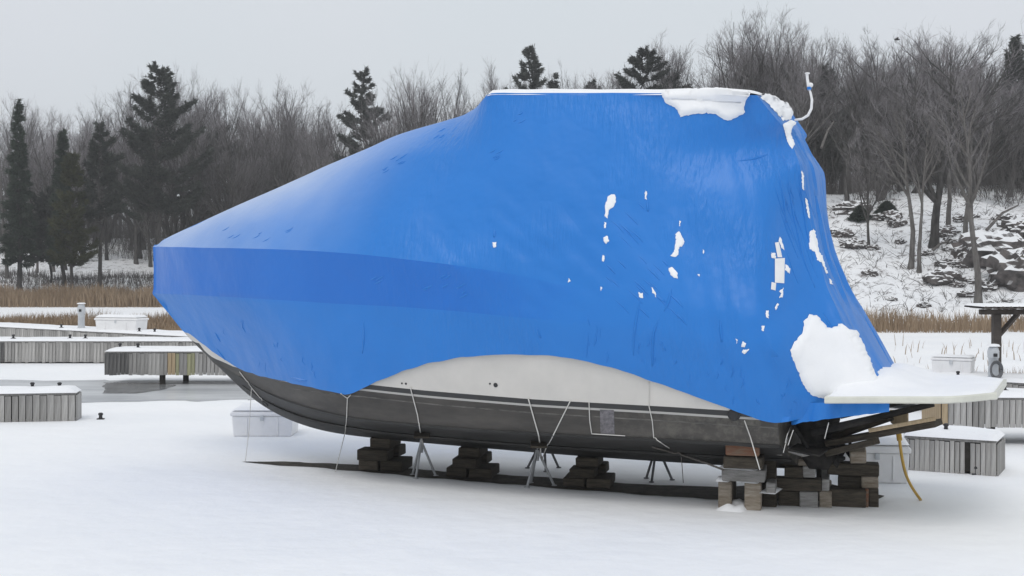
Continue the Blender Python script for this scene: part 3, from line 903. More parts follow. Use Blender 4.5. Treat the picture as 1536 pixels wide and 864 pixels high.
# flap of film hanging under the platform
mb = MB(); nI = 26
for i in range(nI + 1):
    f = i / nI; px = lerp(1188, 1334, f)
    t = 1.16 + .16 * f; s = solve_s(px, t); zt_ = zat(604, s, t); zb_ = zat(lerp(637, 617.5, f ** .8) + 1.5 * noise.noise(Vector((f * 14, 0, 0))), s, t)
    for k in range(6):
        g_ = k / 5; mb.v.append((s, -(t + .02 * math.sin(f * 30) * g_ + .03 * g_), lerp(zt_, zb_, g_)))
for i in range(nI):
    for k in range(5): mb.f.append((i * 6 + k, i * 6 + k + 1, (i + 1) * 6 + k + 1, (i + 1) * 6 + k)); mb.mi.append(0)
mb.build('cover_flap', M['film'], boat, smooth=40)

# two outdrives
def outdrive(y, tilt):
    o = bpy.data.objects.new('outdrive', None); COL.objects.link(o); o.parent = boat
    o.location = (L - .02, y, .95); o.rotation_euler = (0, tilt, 0); o.scale = (.62, .7, .6)
    mb = MB(); prof = []
    secs = [(.42, .00, .62, .16), (.30, .0, .66, .19), (.10, .02, .62, .19), (-.12, .08, .50, .13), (-.38, .16, .46, .08), (-.52, .14, .60, .10), (-.62, .16, .56, .09), (-.80, .28, .36, .02)]
    for z, x0, ln, hw in secs:
        for k in range(10):
            a = 2 * math.pi * k / 10
            mb.v.append((x0 + ln / 2 + ln / 2 * math.cos(a), hw * math.sin(a), z))
    for i in range(len(secs) - 1):
        for k in range(10):
            k2 = (k + 1) % 10; mb.f.append((i * 10 + k2, i * 10 + k, (i + 1) * 10 + k, (i + 1) * 10 + k2)); mb.mi.append(0)
    mb.f += [tuple(range(10)), tuple((len(secs) - 1) * 10 + k for k in range(9, -1, -1))]; mb.mi += [0, 0]
    mb.cbox((.42, 0, -.40), (.75, .34, .025), .008)
    p = put('housing', mb.mesh('housing', M['drive'], 40), o); recalc(p)
    mb = MB(); mb.lathe((.80, 0, -.56), [(.07, -.1), (.075, .06), (.03, .14)], 10, Matrix.Rotation(R(90), 3, 'Y'))
    for k in range(3):
        a = k * 2.094
        Mx = Matrix.Rotation(a, 3, 'X') @ Matrix.Rotation(R(25), 3, 'Z')
        mb.cbox(Vector((.80, 0, -.56)) + Matrix.Rotation(a, 3, 'X') @ Vector((0, 0, .14)), (.03, .15, .17), .012, Mx)
    put('propeller', mb.mesh('propeller', M['drive'], 40), o)
outdrive(-.42, R(0)); outdrive(.42, R(0))
for s0, t0, z0, ln in ((L + .05, .95, .98, .5), (L + .05, -.95, .98, .5)):     # trim tabs
    mb = MB(); mb.cbox((s0 + ln / 2 - .05, -t0, z0 - .22), (ln * .7, .5, .025), .008, Matrix.Rotation(R(8), 3, 'Y')); mb.tube([(s0, -t0, z0 + .1), (s0 + .2, -t0, z0 - .2)], .022, 6)
    mb.build('trim_tab', M['drive'], boat)

# antenna: curved pale staff with a knob and a fitting
pA = [(1192, 180), (1203, 178.5), (1212, 173), (1217, 163), (1218, 150), (1216, 140), (1214, 134)]
def bp_(px, py, t):
    s = solve_s(px, t); return Vector((s, -t, zat(py, s, t)))
ant = bpy.data.objects.new('antenna', None); COL.objects.link(ant); ant.parent = boat
mb = MB(); mb.tube([bp_(x, y, .35) for x, y in pA], [.013, .015, .016, .016, .015, .013, .012], 8); put('staff', mb.mesh('staff', M['plastic_white'], 180), ant)
mb = MB(); mb.tube([bp_(1214, 134.5, .35), bp_(1213.5, 130.5, .35)], .026, 8); put('clip', mb.mesh('clip', M['film_double'], 60), ant)
mb = MB(); mb.lathe(bp_(1216, 127.5, .35), [(.005, -.03), (.024, -.02), (.030, 0), (.024, .018), (.006, .028)], 10)
mb.tube([bp_(1213, 130, .35), bp_(1211, 118, .35), bp_(1210.5, 110.5, .35)], [.02, .016, .018], 8)
mb.lathe(bp_(1211, 110, .35), [(.008, -.012), (.03, -.006), (.03, .006), (.008, .012)], 10); put('tip', mb.mesh('tip', M['plastic_white'], 60), ant)

# through-hull fittings and ports
def on_hull(px, py): return hit(px, py, BVA)
for px, py, r in ((735, 575.5, .012), (743.5, 577.5, .028), (603, 575, .012), (609, 575.5, .014)):
    h = on_hull(px, py)
    if h:
        q = h[1].to_track_quat('Z', 'Y').to_matrix(); mb = MB(); mb.lathe(h[0], [(r, -.01), (r, .006), (r * .6, .008)], 10, q); mb.build('through_hull', M['iron'], boat, smooth=60)
for px, py, rx in ((1101, 622, .07), (398, 605.5, .055)):
    h = on_hull(px, py)
    if h:
        q = h[1].to_track_quat('Z', 'Y').to_matrix(); mb = MB(); mb.lathe(h[0], [(rx, -.03), (rx * 1.02, .010), (rx * .9, .014), (rx * .8, .006), (rx * .1, .005)], 16, q); mb.build('exhaust_port', M['iron'], boat, smooth=60)
# weathered sticker and scuffs on the dark hull side
m = mat('sticker', (.10, .095, .10), .5, .4, (.20, .19, .205), 26, 3); M['sticker'] = m
patch('sticker', m, [(900, 614), (921, 615), (922, 651), (901, 650)], .002, boat, 5, 3, 0, BVA)

def cord(pts, rad=.006, m='cord', sag=0.0, name='tie_cord', parent=None):
    """pts in boat space"""
    ps = []
    for a, b_ in zip(pts, pts[1:]):
        for k in range(6):
            f = k / 6; p = a.lerp(b_, f); p.z -= sag * 4 * f * (1 - f); ps.append(p)
    ps.append(pts[-1]); mb = MB(); mb.tube(ps, rad, 5)
    return mb.build(name, M[m], parent or boat, smooth=180)
def hcord(px, rad, m='cord', tail=()):
    ps = []
    for (x0, y0), (x1, y1) in zip(px, px[1:]):
        for k in range(9): ps.append(hp(lerp(x0, x1, k / 9), lerp(y0, y1, k / 9), .004 + rad))
    ps.append(hp(*px[-1], .004 + rad)); ps += list(tail)
    mb = MB(); mb.tube(ps, rad, 5); return mb.build('tie_cord', M[m], boat, smooth=180)
def hp(px, py, off=.012):
    h = on_hull(px, py); return h[0] + h[1] * off if h else bp_(px, py, 1.3)
def gl(px, py): return BI @ gp(px, py, .01)
hcord([(360, 557), (379, 582)], .006)
hcord([(379, 582), (394, 600)], .006)
cord([hp(378, 582), BI @ at(374, 640, dist(solve_s(374, .2), .2)), gl(368, 693)], .005)
hcord([(512, 590), (522, 597)], .007); hcord([(527, 592), (522, 597)], .007)
hcord([(522, 597), (521, 622), (518, 648)], .006, 'cord', [gl(503, 708)])
hcord([(616, 580), (627, 622), (632, 655)], .007, 'cord', [BI @ at(635, 668, 16.6)])
hcord([(793, 597), (808, 650), (811, 670)], .008, 'cord', [BI @ at(812, 690, 16.1)])
hcord([(856, 601), (834, 645), (818, 674)], .007, 'cord', [BI @ at(813, 690, 16.1)])
hcord([(884, 603), (885, 630), (888, 650), (938, 653)], .006)
hcord([(974, 572), (974, 609)], .004); hcord([(974, 609), (979, 632), (981, 656), (1004, 671)], .006)
hcord([(978, 668), (1030, 683)], .012, 'cord_dark', [BI @ at(1060, 695, 14.5), BI @ at(1086, 705, 14.4)])
cord([BI @ at(1022, 685, 15.0), BI @ at(1025, 724, 15.2)], .005, 'cord_dark')
cord([hp(1117, 630), hp(1126, 655), BI @ at(1140, 705, 13.9)], .007)
for x, y in ((1184, 640), (1243, 634), (1181, 655)):
    cord([hp(x, y), bp_(x - 3, y + 12, 1.4), bp_(x - 6, y + 24, 1.35)], .005)
cord([bp_(1190, 645, 1.4), bp_(1182, 668, 1.38)], .005)

# yellow hose from the stern
mb = MB(); hp_ = [(1348, 650), (1350.5, 670), (1354, 692), (1359, 712), (1368, 731), (1381, 750)]
pw = []
for i, (x, y) in enumerate(hp_):
    pw.append(at(x, y, lerp(14.6, F * CH / (750.5 - HZ) , i / 5)))
dense = []
for i in range(len(pw) - 1):
    p0 = pw[max(i - 1, 0)]; p1 = pw[i]; p2 = pw[i + 1]; p3 = pw[min(i + 2, len(pw) - 1)]
    for k in range(5):
        t_ = k / 5; dense.append(.5 * ((2 * p1) + (p2 - p0) * t_ + (2 * p0 - 5 * p1 + 4 * p2 - p3) * t_ ** 2 + (3 * p1 - p0 - 3 * p2 + p3) * t_ ** 3))
dense.append(pw[-1])
hz = thing('hose', 'yellow hose hanging from under the stern and curling to the snow', 'hose', (0, 0, 0))
mb.tube(dense, .018, 8); mb.build('tube', M['hose_yellow'], hz, smooth=180)
mb = MB(); mb.tube([at(1348, 650, 14.6), at(1349.5, 661, 14.58)], .032, 8); mb.build('fitting', M['plastic_cream'] if False else M['hose_yellow'], hz, smooth=60)

# ------------------------------------------------------------------ bare ground below the boat
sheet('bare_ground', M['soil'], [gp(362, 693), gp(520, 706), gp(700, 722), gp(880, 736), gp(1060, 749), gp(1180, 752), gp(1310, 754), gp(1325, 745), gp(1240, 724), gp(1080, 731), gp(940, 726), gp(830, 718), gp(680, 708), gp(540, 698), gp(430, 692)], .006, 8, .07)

# ------------------------------------------------------------------ timber blocks
def timber(px0, px1, z0, z1, d, depth, m, label, yaw=-R(11), jit=.004, group=None):
    """one sawn block: front face between two photo columns at distance d, from height z0 to z1"""
    x0, x1 = (px0 - CX) / F * d, (px1 - CX) / F * d
    wd = (x1 - x0) / max(.3, math.cos(yaw))
    c = Vector(((x0 + x1) / 2, d, (z0 + z1) / 2)) + Matrix.Rotation(yaw, 3, 'Z') @ Vector((0, depth / 2, 0))
    mb = MB(); mb.cbox((0, 0, (z1 - z0) / 2), (wd, depth, z1 - z0 - .003), .012, None, 0, jit)
    o = mb.build('timber_block', M[m]); o.location = (c.x, c.y, z0); o.rotation_euler = (rnd.uniform(-.008, .008), rnd.uniform(-.008, .008), yaw)
    return tag(o, label, 'timber block', group or 'timber blocks under the boat')
def keel_stack(pxc, py, where, flip):
    d = F * CH / (py - HZ) + .02
    s0 = 120.0 * 15.9 / d
    zk = CH - (interp([(570, 657), (703, 671), (880, 686)], pxc) - HZ) / F * (d + .35)
    h = (zk + .03) / 3
    q = lambda m_: m_ * d and m_ / d * F
    names = ('left bottom', 'right bottom', 'left middle', 'right middle')
    ly = -YAW
    timber(pxc - q(.30), pxc - q(.03), .005, h, d + .10, .55, 'timber_dark', 'dark bottom block at left of the stack %s' % where)
    timber(pxc - q(.0), pxc + q(.30), .005, h, d, .55, 'timber_dark', 'dark bottom block at right of the stack %s' % where)
    timber(pxc - q(.32 if flip else .22), pxc + q(.10), h, 2 * h, d + .02, .34, 'timber_dark', 'front block in the middle layer of the stack %s' % where)
    timber(pxc - q(.06), pxc + q(.26 if flip else .24), h, 2 * h, d + .40, .36, 'timber_dark', 'rear block in the middle layer of the stack %s' % where)
    timber(pxc - q(.14), pxc + q(.14), 2 * h, 3 * h, d + .12, .55, 'timber_dark', 'top block touching the keel on the stack %s' % where)
keel_stack(570, 709, 'nearest the bow', True)
keel_stack(703, 719, 'between the two near jack stands', False)
keel_stack(880, 734, 'just right of the jack stand amidships', False)

ST = 'timber blocks stacked below the stern'
def stern(px0, px1, y0, y1, d, depth, m, label, yaw=-R(14)):
    # y0 (top), y1 (bottom) photo rows at distance d
    z1_ = CH - (y1 - HZ) / F * d
    if y1 > 744: z1_ = -.01
    return timber(px0, px1, z1_, CH - (y0 - HZ) / F * d, d, depth, m, label, yaw, .004, ST)
# left, pale stack with snow on its ledges
dl = 14.55
stern(1078, 1097, 722, 749, 14.58, .8, 'timber_pale', 'pale post end at the bottom left of the snowy stern stack')
stern(1117, 1141, 724, 750, 14.55, .8, 'timber_pale', 'brown post end at the bottom right of the snowy stern stack')
dl = 14.2
stern(1084, 1146, 704, 722.5, dl + .2, .7, 'timber_grey', 'grey crosspiece lying on the two post ends below snow')
stern(1086, 1143, 685, 703.5, dl + .06, .5, 'timber_dark', 'dark green stained block under the rusty top block')
stern(1089, 1138, 665.5, 684.5, dl + .04, .5, 'timber_rust', 'rust stained top block of the snowy stern stack')
stern(1143, 1164, 681, 754, 14.75, .2, 'timber_dark', 'dark upright post just right of the snowy stern stack')
stern(1149, 1163, 724, 741, 14.45, .5, 'timber_grey', 'short grey end beside the snowy stern stack')
# middle stack
dm = 14.72
stern(1168, 1199, 737, 756, dm + .1, .9, 'timber_dark', 'dark block at the bottom left of the middle stern stack')
stern(1200, 1226, 738, 756.5, dm, .9, 'timber_grey', 'grey block end at the bottom of the middle stern stack')
stern(1229, 1247, 737.5, 756, dm, .9, 'timber_pale', 'mossy block end at the bottom right of the middle stern stack')
stern(1163, 1231, 718, 737, dm + .03, .2, 'timber_dark', 'long dark beam across the bottom of the middle stern stack')
stern(1232, 1244, 719, 737, dm + .02, .9, 'timber_grey', 'narrow grey end beside the long dark beam')
stern(1177, 1204, 700, 717.5, dm + .08, .9, 'timber_dark', 'dark block in the third layer of the middle stern stack')
stern(1204.5, 1223, 699, 717.5, dm + .03, .9, 'timber_grey', 'grey block end in the third layer of the middle stern stack')
stern(1172, 1196, 683, 699.5, dm + .12, .8, 'timber_dark', 'dark block at the top left of the middle stern stack')
stern(1197, 1224, 689, 699, dm + .04, .8, 'timber_pale', 'thin pale block end at the top of the middle stern stack')
# right stack
dr = 14.75
stern(1247, 1297, 734, 753, dr, .25, 'timber_dark', 'dark beam at the bottom of the right stern stack')
stern(1297.5, 1303, 733, 753, dr - .02, .7, 'timber_rust', 'thin rust brown end at the bottom of the right stern stack')
stern(1303.5, 1318, 733, 751, dr, .7, 'timber_dark', 'dark block end at the bottom right of the right stern stack')
stern(1258, 1292, 714.5, 733, dr + .1, .25, 'timber_dark', 'dark beam in the middle layer of the right stern stack')
stern(1293, 1317, 715, 732.5, dr - .02, .7, 'timber_pale', 'pale block end in the middle layer of the right stern stack')
stern(1243, 1316, 696, 714, dr + .05, .25, 'timber_dark', 'long black beam across the top of the right stern stack')
stern(1276, 1299, 677, 695.5, dr + .02, .5, 'timber_pale', 'tan block standing on top of the right stern stack')
stern(1225, 1242, 684, 752, dr + .9, .3, 'timber_dark', 'dark upright post in the gap between two stern stacks')
# boards lying slantwise
def board(p, q, wd, th, m, label, nm='wooden_board', cat='board'):
    d = q - p; mb = MB(); mb.cbox((d.length / 2, 0, 0), (d.length, wd, th), .008, None, 0, .003)
    o = mb.build(nm, M[m]); o.location = p; o.rotation_euler = d.to_track_quat('X', 'Z').to_euler(); return tag(o, label, cat)
board(at(1145, 671, 14.6), at(1178, 676, 14.4), .16, .10, 'timber_grey', 'short grey board lying aslant on the snowy stern stack')
board(at(1165, 667, 14.5), at(1210, 681, 14.2), .14, .06, 'timber_grey', 'thin weathered board lying aslant beside the middle stern stack')
board(at(1244, 664, 14.6), at(1408, 634, 13.9), .30, .07, 'timber_dark', 'long dark plank sticking out slantwise below the swim platform')
board(at(1252, 655, 14.7), at(1336, 626, 14.2), .14, .07, 'timber_dark', 'dark slanting bar just under the swim platform')
board(at(1310, 644.5, 13.95), at(1396, 629, 13.5), .26, .045, 'plank_tan', 'bare plywood strip lying on the long dark plank')
board(at(1242, 680, 14.4), at(1315, 661, 13.9), .12, .07, 'timber_dark', 'dark pole sticking out above the right stern stack')
mb = MB(); 
o = None
stern(1337, 1362, 619, 637, 14.3, .3, 'plank_tan', 'tan wood block wedged between plank and platform')
# snow lumps on the pale stack and on the ground in front of it
def lump(px0, px1, py, d, h, depth, name='snow_clump', label='', zb=None, soft=.6):
    x0, x1 = (px0 - CX) / F * d, (px1 - CX) / F * d; z0 = CH - (py - HZ) / F * d if zb is None else zb
    mb = MB(); nu, nv = 20, 10
    for i in range(nu + 1):
        for j in range(nv + 1):
            u, v = i / nu * 2 - 1, j / nv * 2 - 1
            e = max(0, 1 - abs(u) ** 3.5) * max(0, 1 - abs(v) ** 3.5)
            mb.v.append((u * (x1 - x0) / 2, v * depth / 2, h * e ** soft * (.85 + .4 * noise.noise(Vector((u * 2 + px0, v * 2, 1))))))
    for i in range(nu):
        for j in range(nv): mb.f.append((i * (nv + 1) + j, (i + 1) * (nv + 1) + j, (i + 1) * (nv + 1) + j + 1, i * (nv + 1) + j + 1)); mb.mi.append(0)
    o = mb.build(name, M['snow'], smooth=180); o.location = ((x0 + x1) / 2, d + depth / 2, z0); o.rotation_euler = (0, 0, -YAW)
    if label: tag(o, label, 'snow')
    return o
lump(1084, 1142, 705, dl + .18, .06, .3, label='strip of snow lying on the grey crosspiece of the stern stack')
lump(1078, 1098, 723, 14.52, .06, .22, label='small snow heap on the bottom left post end')
lump(1117, 1142, 725, 14.49, .06, .22, label='small snow heap on the bottom right post end')
lump(1084, 1130, 752, 14.45, .10, .5, soft=.9, label='snow drift between the two post ends of the stern stack', zb=-.01)
lump(1150, 1174, 741, 14.43, .03, .4, label='flat snow on the short grey end by the stern stack')

# ------------------------------------------------------------------ jack stands
def stand(px, py_foot, d, top, label, m='galv', spread=.17, dz=0, rot=.4):
    """tripod boat stand: base at (px, d), top world point under the hull"""
    x = (px - CX) / F * d
    o = thing('jack_stand', label, 'boat stand', (x, d, 0), 0, 'jack stands under the hull')
    apex = Vector((0, 0, .47)); tp = Vector(top) - Vector((x, d, 0))
    legs = []
    for k in range(3):
        a = rot + 2.0944 * k
        ft = Vector((math.cos(a) * spread * 1.15, math.sin(a) * spread, 0)); mb = MB(); mb.tube([apex, ft], .017, 7); mb.lathe(ft, [(.035, 0), (.035, .012), (.02, .016)], 8)
        mb.build('leg', M[m], o, smooth=60)
    mb = MB(); mb.tube([apex - Vector((0, 0, .15)), apex + Vector((0, 0, .06))], .024, 8); mb.build('collar', M[m], o, smooth=60)
    mb = MB(); mb.tube([apex, tp], .015, 8); mb.tube([apex + Vector((-.09, 0, .05)), apex + Vector((.09, 0, .05))], .009, 6); mb.build('screw_post', M[m], o, smooth=60)
    mb = MB(); mb.cbox(tp, (.20, .20, .03), .006, Matrix.Rotation(R(18), 3, 'X')); mb.build('pad', M['timber_dark'], o)
    return o
def under(px, py, t):     # a point below the hull bottom at boat offset t
    s = solve_s(px, t); z = z_keel(s) + (z_chine(s) - z_keel(s)) * clamp(t / max(t_chine(s), .1)) ** 1.1
    return bw(s, t, z - .03)
stand(632, 717, 16.9, under(633, 640, .85), 'galvanised tripod stand under the hull nearest the bow', rot=.2)
stand(806, 730, 16.2, under(808, 640, .85), 'galvanised tripod stand amidships with white straps tied to it', spread=.19, rot=-.15)
stand(985, 727, 16.6, under(985, 655, -.7), 'dark tripod stand on the far side between middle and stern blocks', 'galv_dark', .18, rot=.1)
stand(816, 714, 17.5, under(816, 640, -.9), 'dark tripod stand behind the white strapped one amidships', 'galv_dark', .22, rot=.6)

# ------------------------------------------------------------------ docks
def snow_slab(w_, dp, th, seed, nu, nv, parent, name='snow_cap', over=.02):
    mb = MB()
    for i in range(nu + 1):
        for j in range(nv + 1):
            u, v = i / nu * 2 - 1, j / nv * 2 - 1
            eu = 1 - abs(u) ** (w_ * 6 + 4); ev = 1 - abs(v) ** (dp * 5 + 4)
            e = max(0, min(eu, ev)) ** .5
            mb.v.append((u * (w_ / 2 + over), v * (dp / 2 + over), th * e * (.9 + .35 * noise.noise(Vector((u * w_ * .8 + seed, v * dp, seed))))))
    for i in range(nu):
        for j in range(nv): mb.f.append((i * (nv + 1) + j, (i + 1) * (nv + 1) + j, (i + 1) * (nv + 1) + j + 1, i * (nv + 1) + j + 1)); mb.mi.append(0)
    return mb.build(name, M['snow'], parent, smooth=180)
def dock(a, b_, z0, z1, depth, pw, label, snow=.07, seed=1, mfun=None, skip=(), ends=(False, True), piles=()):
    """a plank-skirted dock: front edge from a to b (world xy), going back by depth"""
    a = Vector((a[0], a[1], 0)); b_ = Vector((b_[0], b_[1], 0)); dr_ = b_ - a; ln = dr_.length; ang = math.atan2(dr_.y, dr_.x)
    rg = random.Random(seed)
    o = thing('dock', label, 'dock', (a.x, a.y, 0), ang, 'plank sided docks at the marina')
    mb = MB(); mb.box((ln / 2, depth / 2, (z0 + z1) / 2 + .02), (ln - .06, depth - .06, z1 - z0 - .06)); mb.build('frame', M['under'], o)
    mb = MB(); mb.cbox((ln / 2, depth / 2, z1 - .02), (ln, depth, .04), .006); mb.build('deck', M['plank'], o)
    n_ = int(ln / pw); meshes = []
    for k in range(4):
        mb = MB(); mb.cbox((0, 0, 0), (pw * (.90 + .03 * k), .022, z1 - z0 - .04), .004); meshes.append({})
    def pm(k, m):
        if m not in meshes[k]:
            mb = MB(); mb.cbox((0, 0, 0), (pw * (.86 + .04 * k), .022, z1 - z0 - .04), .004); meshes[k][m] = mb.mesh('plank', M[m])
        return meshes[k][m]
    for i in range(n_):
        x = (i + .5) * ln / n_
        if any(s0 <= x <= s1 for s0, s1 in skip): continue
        m = mfun(x) if mfun else 'plank'
        q = put('plank', pm(rg.randrange(4), m), o, (x, -.012 - rg.uniform(0, .006), (z0 + z1) / 2 - .02 + rg.uniform(-.012, .012)))
    for e, x in ((0, 0), (1, ln)):
        if not ends[e]: continue
        for i in range(int(depth / pw)):
            q = put('plank', pm(rg.randrange(4), mfun(x) if mfun else 'plank'), o, (x + (.012 if e else -.012), (i + .5) * depth / int(depth / pw), (z0 + z1) / 2 - .02 + rg.uniform(-.01, .01)))
            q.rotation_euler = (0, 0, math.pi / 2)
    if snow:
        s_ = snow_slab(ln, depth, snow, seed, max(20, int(ln * 10)), 14, o); s_.location = (ln / 2, depth / 2, z1 + .001)
    for x, y in piles:
        mb = MB(); mb.tube([(x, y, -.02), (x, y, z1 - .05)], .07, 10); mb.build('piling', M['under'], o, smooth=60)
    return o
def cleat(p, s=1.0, label='', group='dock cleats'):
    s *= .72
    mb = MB(); mb.cbox((0, 0, .01), (.14 * s, .08 * s, .02), .006); mb.lathe((0, 0, .02), [(.04 * s, 0), (.032 * s, .05 * s), (.05 * s, .075 * s), (.045 * s, .10 * s), (.02 * s, .11 * s)], 10)
    o = mb.build('dock_cleat', M['iron'], smooth=45); o.location = p
    return tag(o, label, 'cleat', group)
dA = 22.9
dock(((-90 - CX) / F * (dA - .25), dA - .25), ((113 - CX) / F * (dA + .1), dA + .1), -.01, .51, .5, .118, 'nearest grey plank dock with snow on top at the left edge', .10, 2)
dB = 36.7
dock(((-80 - CX) / F * dB, dB), ((335 - CX) / F * dB, dB), .03, .64, 1.5, .098, 'long grey plank dock behind the left docks ending behind the bow', .06, 3, lambda x: 'plank_wet' if x < 1.7 and x > 1.5 else 'plank')
dC = 30.0
xC0 = (158 - CX) / F * dC
def mC(x):
    if x < .52: return 'plank_wet'
    if 1.62 < x < 1.75 or 1.95 < x < 2.15: return 'plank_moss'
    if 1.5 < x < 1.62: return 'plank_tan'
    return 'plank'
dock((xC0, dC), (xC0 + 3.6, dC + .02), .235, .79, 1.3, .092, 'raised plank dock with dark wet end standing on pilings left of the bow', .07, 4, mC, (), (True, False), ((1.32, .02 + .1), (1.68, .9)))
dock((-24, 50), (-9.0, 38.7), .08, .62, 1.5, .13, 'far oblique snow covered dock carrying the white dock box at left', .07, 5)
dock((6.95, 25.5), (10.9, 21.9), .12, .66, 1.4, .11, 'far right dock with snow on top below the wooden shelter', .07, 6)
xF = (1412 - CX) / F * 19.9
dock((xF, 19.9), (xF + 4.2, 19.75), .275, .745, 1.0, .095, 'right dock raised on short pilings beyond the swim platform', .08, 7, lambda x: 'plank_tan' if x < .12 else 'plank', (), (True, False), ((.6, .5), (.75, .5), (.95, .55)))
dock((5.42, 17.48), (6.47, 16.92), -.02, .47, .75, .066, 'short low plank dock at right with a dark slot in its side', .10, 8, None, ((.80, .87),), (False, True))
# cleats
for x, y, zz, lab in ((48, 580, .57, 'left'), (85, 581, .57, 'right')):
    d = 1900 * (CH - zz) / (y + 2 - HZ); cleat(((x - CX) / F * d, 23.3, .56), 1.2, '%s cleat of the two on the nearest left dock' % lab)
cleat(gp(151, 629, 0), 1.3, 'lone dark cleat sticking out of the snow right of the nearest left dock')
for x, lab in ((180, 'leftmost small cleat on the raised dock with the wet end'), (207, 'second small cleat on the raised dock with the wet end')):
    cleat(Vector(((x - CX) / F * 30.6, 30.6, .83)), 1.3, lab)
for x, lab in ((20, 'leftmost cleat on the long dock behind the left docks'), (105, 'middle cleat on the long dock behind the left docks'), (128, 'second cleat from the right on the long left dock'), (293, 'cleat on the long left dock close to the bow')):
    cleat(Vector(((x - CX) / F * 37.2, 37.2, .69)), 1.3, lab)
for px, lab in ((92, 'leftmost cleat on the far oblique dock'), (150, 'cleat in front of the white dock box on the far oblique dock'), (209, 'cleat right of the white dock box on the far oblique dock'), (232, 'rightmost cleat on the far oblique dock')):
    k = (px - CX) / F; s_ = (38.7 - 50) / (15.0); d = (50 + s_ * 24) / (1 - s_ * k); cleat(Vector((k * (d + .5), d + .5, .67)), 1.4, lab)
for px, d, zz, lab in ((1437, 24.2, .70, 'cleat on the far right dock beside the pale dock box'), (1459, 20.4, .80, 'left cleat on the raised right dock'), (1507, 20.4, .80, 'right cleat on the raised right dock')):
    cleat(Vector(((px - CX) / F * d, d, zz)), 1.1, lab)
cleat(Vector(((1419 - CX) / F * 17.5, 17.5, .53)), 1.1, 'cleat in the snow on the short low dock at right')
cleat(gp(1464.5, 712, 0), 1.3, 'dark cleat in the snow in front of the short low dock')

# ------------------------------------------------------------------ dock boxes
def dock_box(loc, sx, sy, sz, label, rz=0, snow=.05, seed=1, m='plastic_white'):
    o = thing('dock_box', label, 'dock box', loc, rz, 'white dock boxes')
    mb = MB(); zz = sz * .78
    for (a, z) in ((.94, 0), (.97, zz)):
        pass
    v = []
    for a, z in ((.94, 0.0), (.985, zz)):
        for x, y in ((-1, -1), (1, -1), (1, 1), (-1, 1)): v.append((x * sx / 2 * a, y * sy / 2 * a, z))
    mb.add(v, [(3, 2, 1, 0), (4, 5, 6, 7), (0, 1, 5, 4), (1, 2, 6, 5), (2, 3, 7, 6), (3, 0, 4, 7)])
    bodyo = mb.build('body', M[m], o)
    bev = bodyo.modifiers.new('bevel', 'BEVEL'); bev.width = .02; bev.segments = 2
    for k in (-.25, .25):
        mb = MB(); mb.cbox((k * sx, -sy / 2 * .97 - .004, zz * .5), (.03, .012, zz * .8), .004); mb.build('rib', M[m], o)
    mb = MB(); v = []
    prof = [(1.03, zz + .002), (1.04, zz + .06 * sz / .5), (.97, sz - .02), (.85, sz)]
    for a, z in prof:
        for x, y in ((-1, -1), (1, -1), (1, 1), (-1, 1)): v.append((x * (sx / 2 - .03) * a + x * .03, y * (sy / 2 - .03) * a + y * .03, z))
    fs = [(3, 2, 1, 0), (12, 13, 14, 15)]
    for i in range(3):
        for k in range(4): fs.append((i * 4 + k, i * 4 + (k + 1) % 4, (i + 1) * 4 + (k + 1) % 4, (i + 1) * 4 + k))
    mb.add(v, fs); l_ = mb.build('lid', M[m], o); bev = l_.modifiers.new('bevel', 'BEVEL'); bev.width = .015; bev.segments = 2
    mb = MB(); mb.cbox((0, -sy / 2 * 1.02 - .01, zz * .9), (.06, .02, .08), .006); mb.build('latch', M['plastic_grey'], o)
    if snow:
        s_ = snow_slab(sx * .95, sy * .95, snow, seed, 16, 12, o); s_.location = (0, 0, sz + .001)
    return o
d = 42.6
dock_box(((181 - CX) / F * d, d + .1, .66), 1.62, .7, .44, 'white double dock box capped with snow on the far left dock', -.3, .10, 1)
dock_box(gp(393, 655) + Vector((0, .35, 0)), 1.02, .7, .43, 'white dock box standing in snow behind the bow', .0, .06, 2)
dock_box(gp(1320, 726) + Vector((0, .40, 0)), .84, .75, .50, 'white dock box with snow cap right of the stern blocks', -.08, .10, 3)
dock_box((((1430 - CX) / F * 25.0), 25.0, .70), .76, .5, .33, 'small white dock box on the far right dock', -.5, .03, 4)

# ------------------------------------------------------------------ power pedestals
def pedestal(loc, h, r, label, coil=False, m='plastic_grey'):
    o = thing('power_pedestal', label, 'power pedestal', loc, 0, 'dock power pedestals')
    mb = MB(); mb.lathe((0, 0, 0), [(r * 1.15, 0), (r * 1.15, .04), (r * .9, .05), (r * .85, h * .62), (r * .95, h * .65)], 14); mb.build('column', M[m], o, smooth=40)
    mb = MB(); mb.lathe((0, 0, h * .65), [(r * 1.0, 0.001), (r * 1.02, h * .2), (r * .8, h * .31), (r * .3, h * .35)], 14); mb.build('head', M[m], o, smooth=40)
    mb = MB(); mb.cbox((0, -r * .98, h * .74), (r * .7, .03, h * .1), .006); mb.build('socket', M['iron'], o)
    if coil:
        for k in range(4):
            mb = MB(); rr_ = .10 + .012 * k
            mb.tube([(rr_ * math.cos(a) * .85, -r * .9 - .03 - .012 * k, h * .30 + 1.25 * rr_ * math.sin(a)) for a in [2 * math.pi * i / 24 for i in range(25)]], .013, 6)
            mb.build('hose_coil', M['galv_dark'], o, smooth=180)
    s_ = snow_slab(r * 1.6, r * 1.6, .05, 3, 8, 8, o); s_.location = (0, 0, h * .995)
    return o
pedestal(((122 - CX) / F * 43.6, 43.6, .66), .86, .13, 'pale power pedestal on the far left dock left of the dock box')
pedestal(((1490 - CX) / F * 23.75, 23.75, .69), .62, .105, 'grey pedestal with coiled hose at the foot of the shelter post', True)
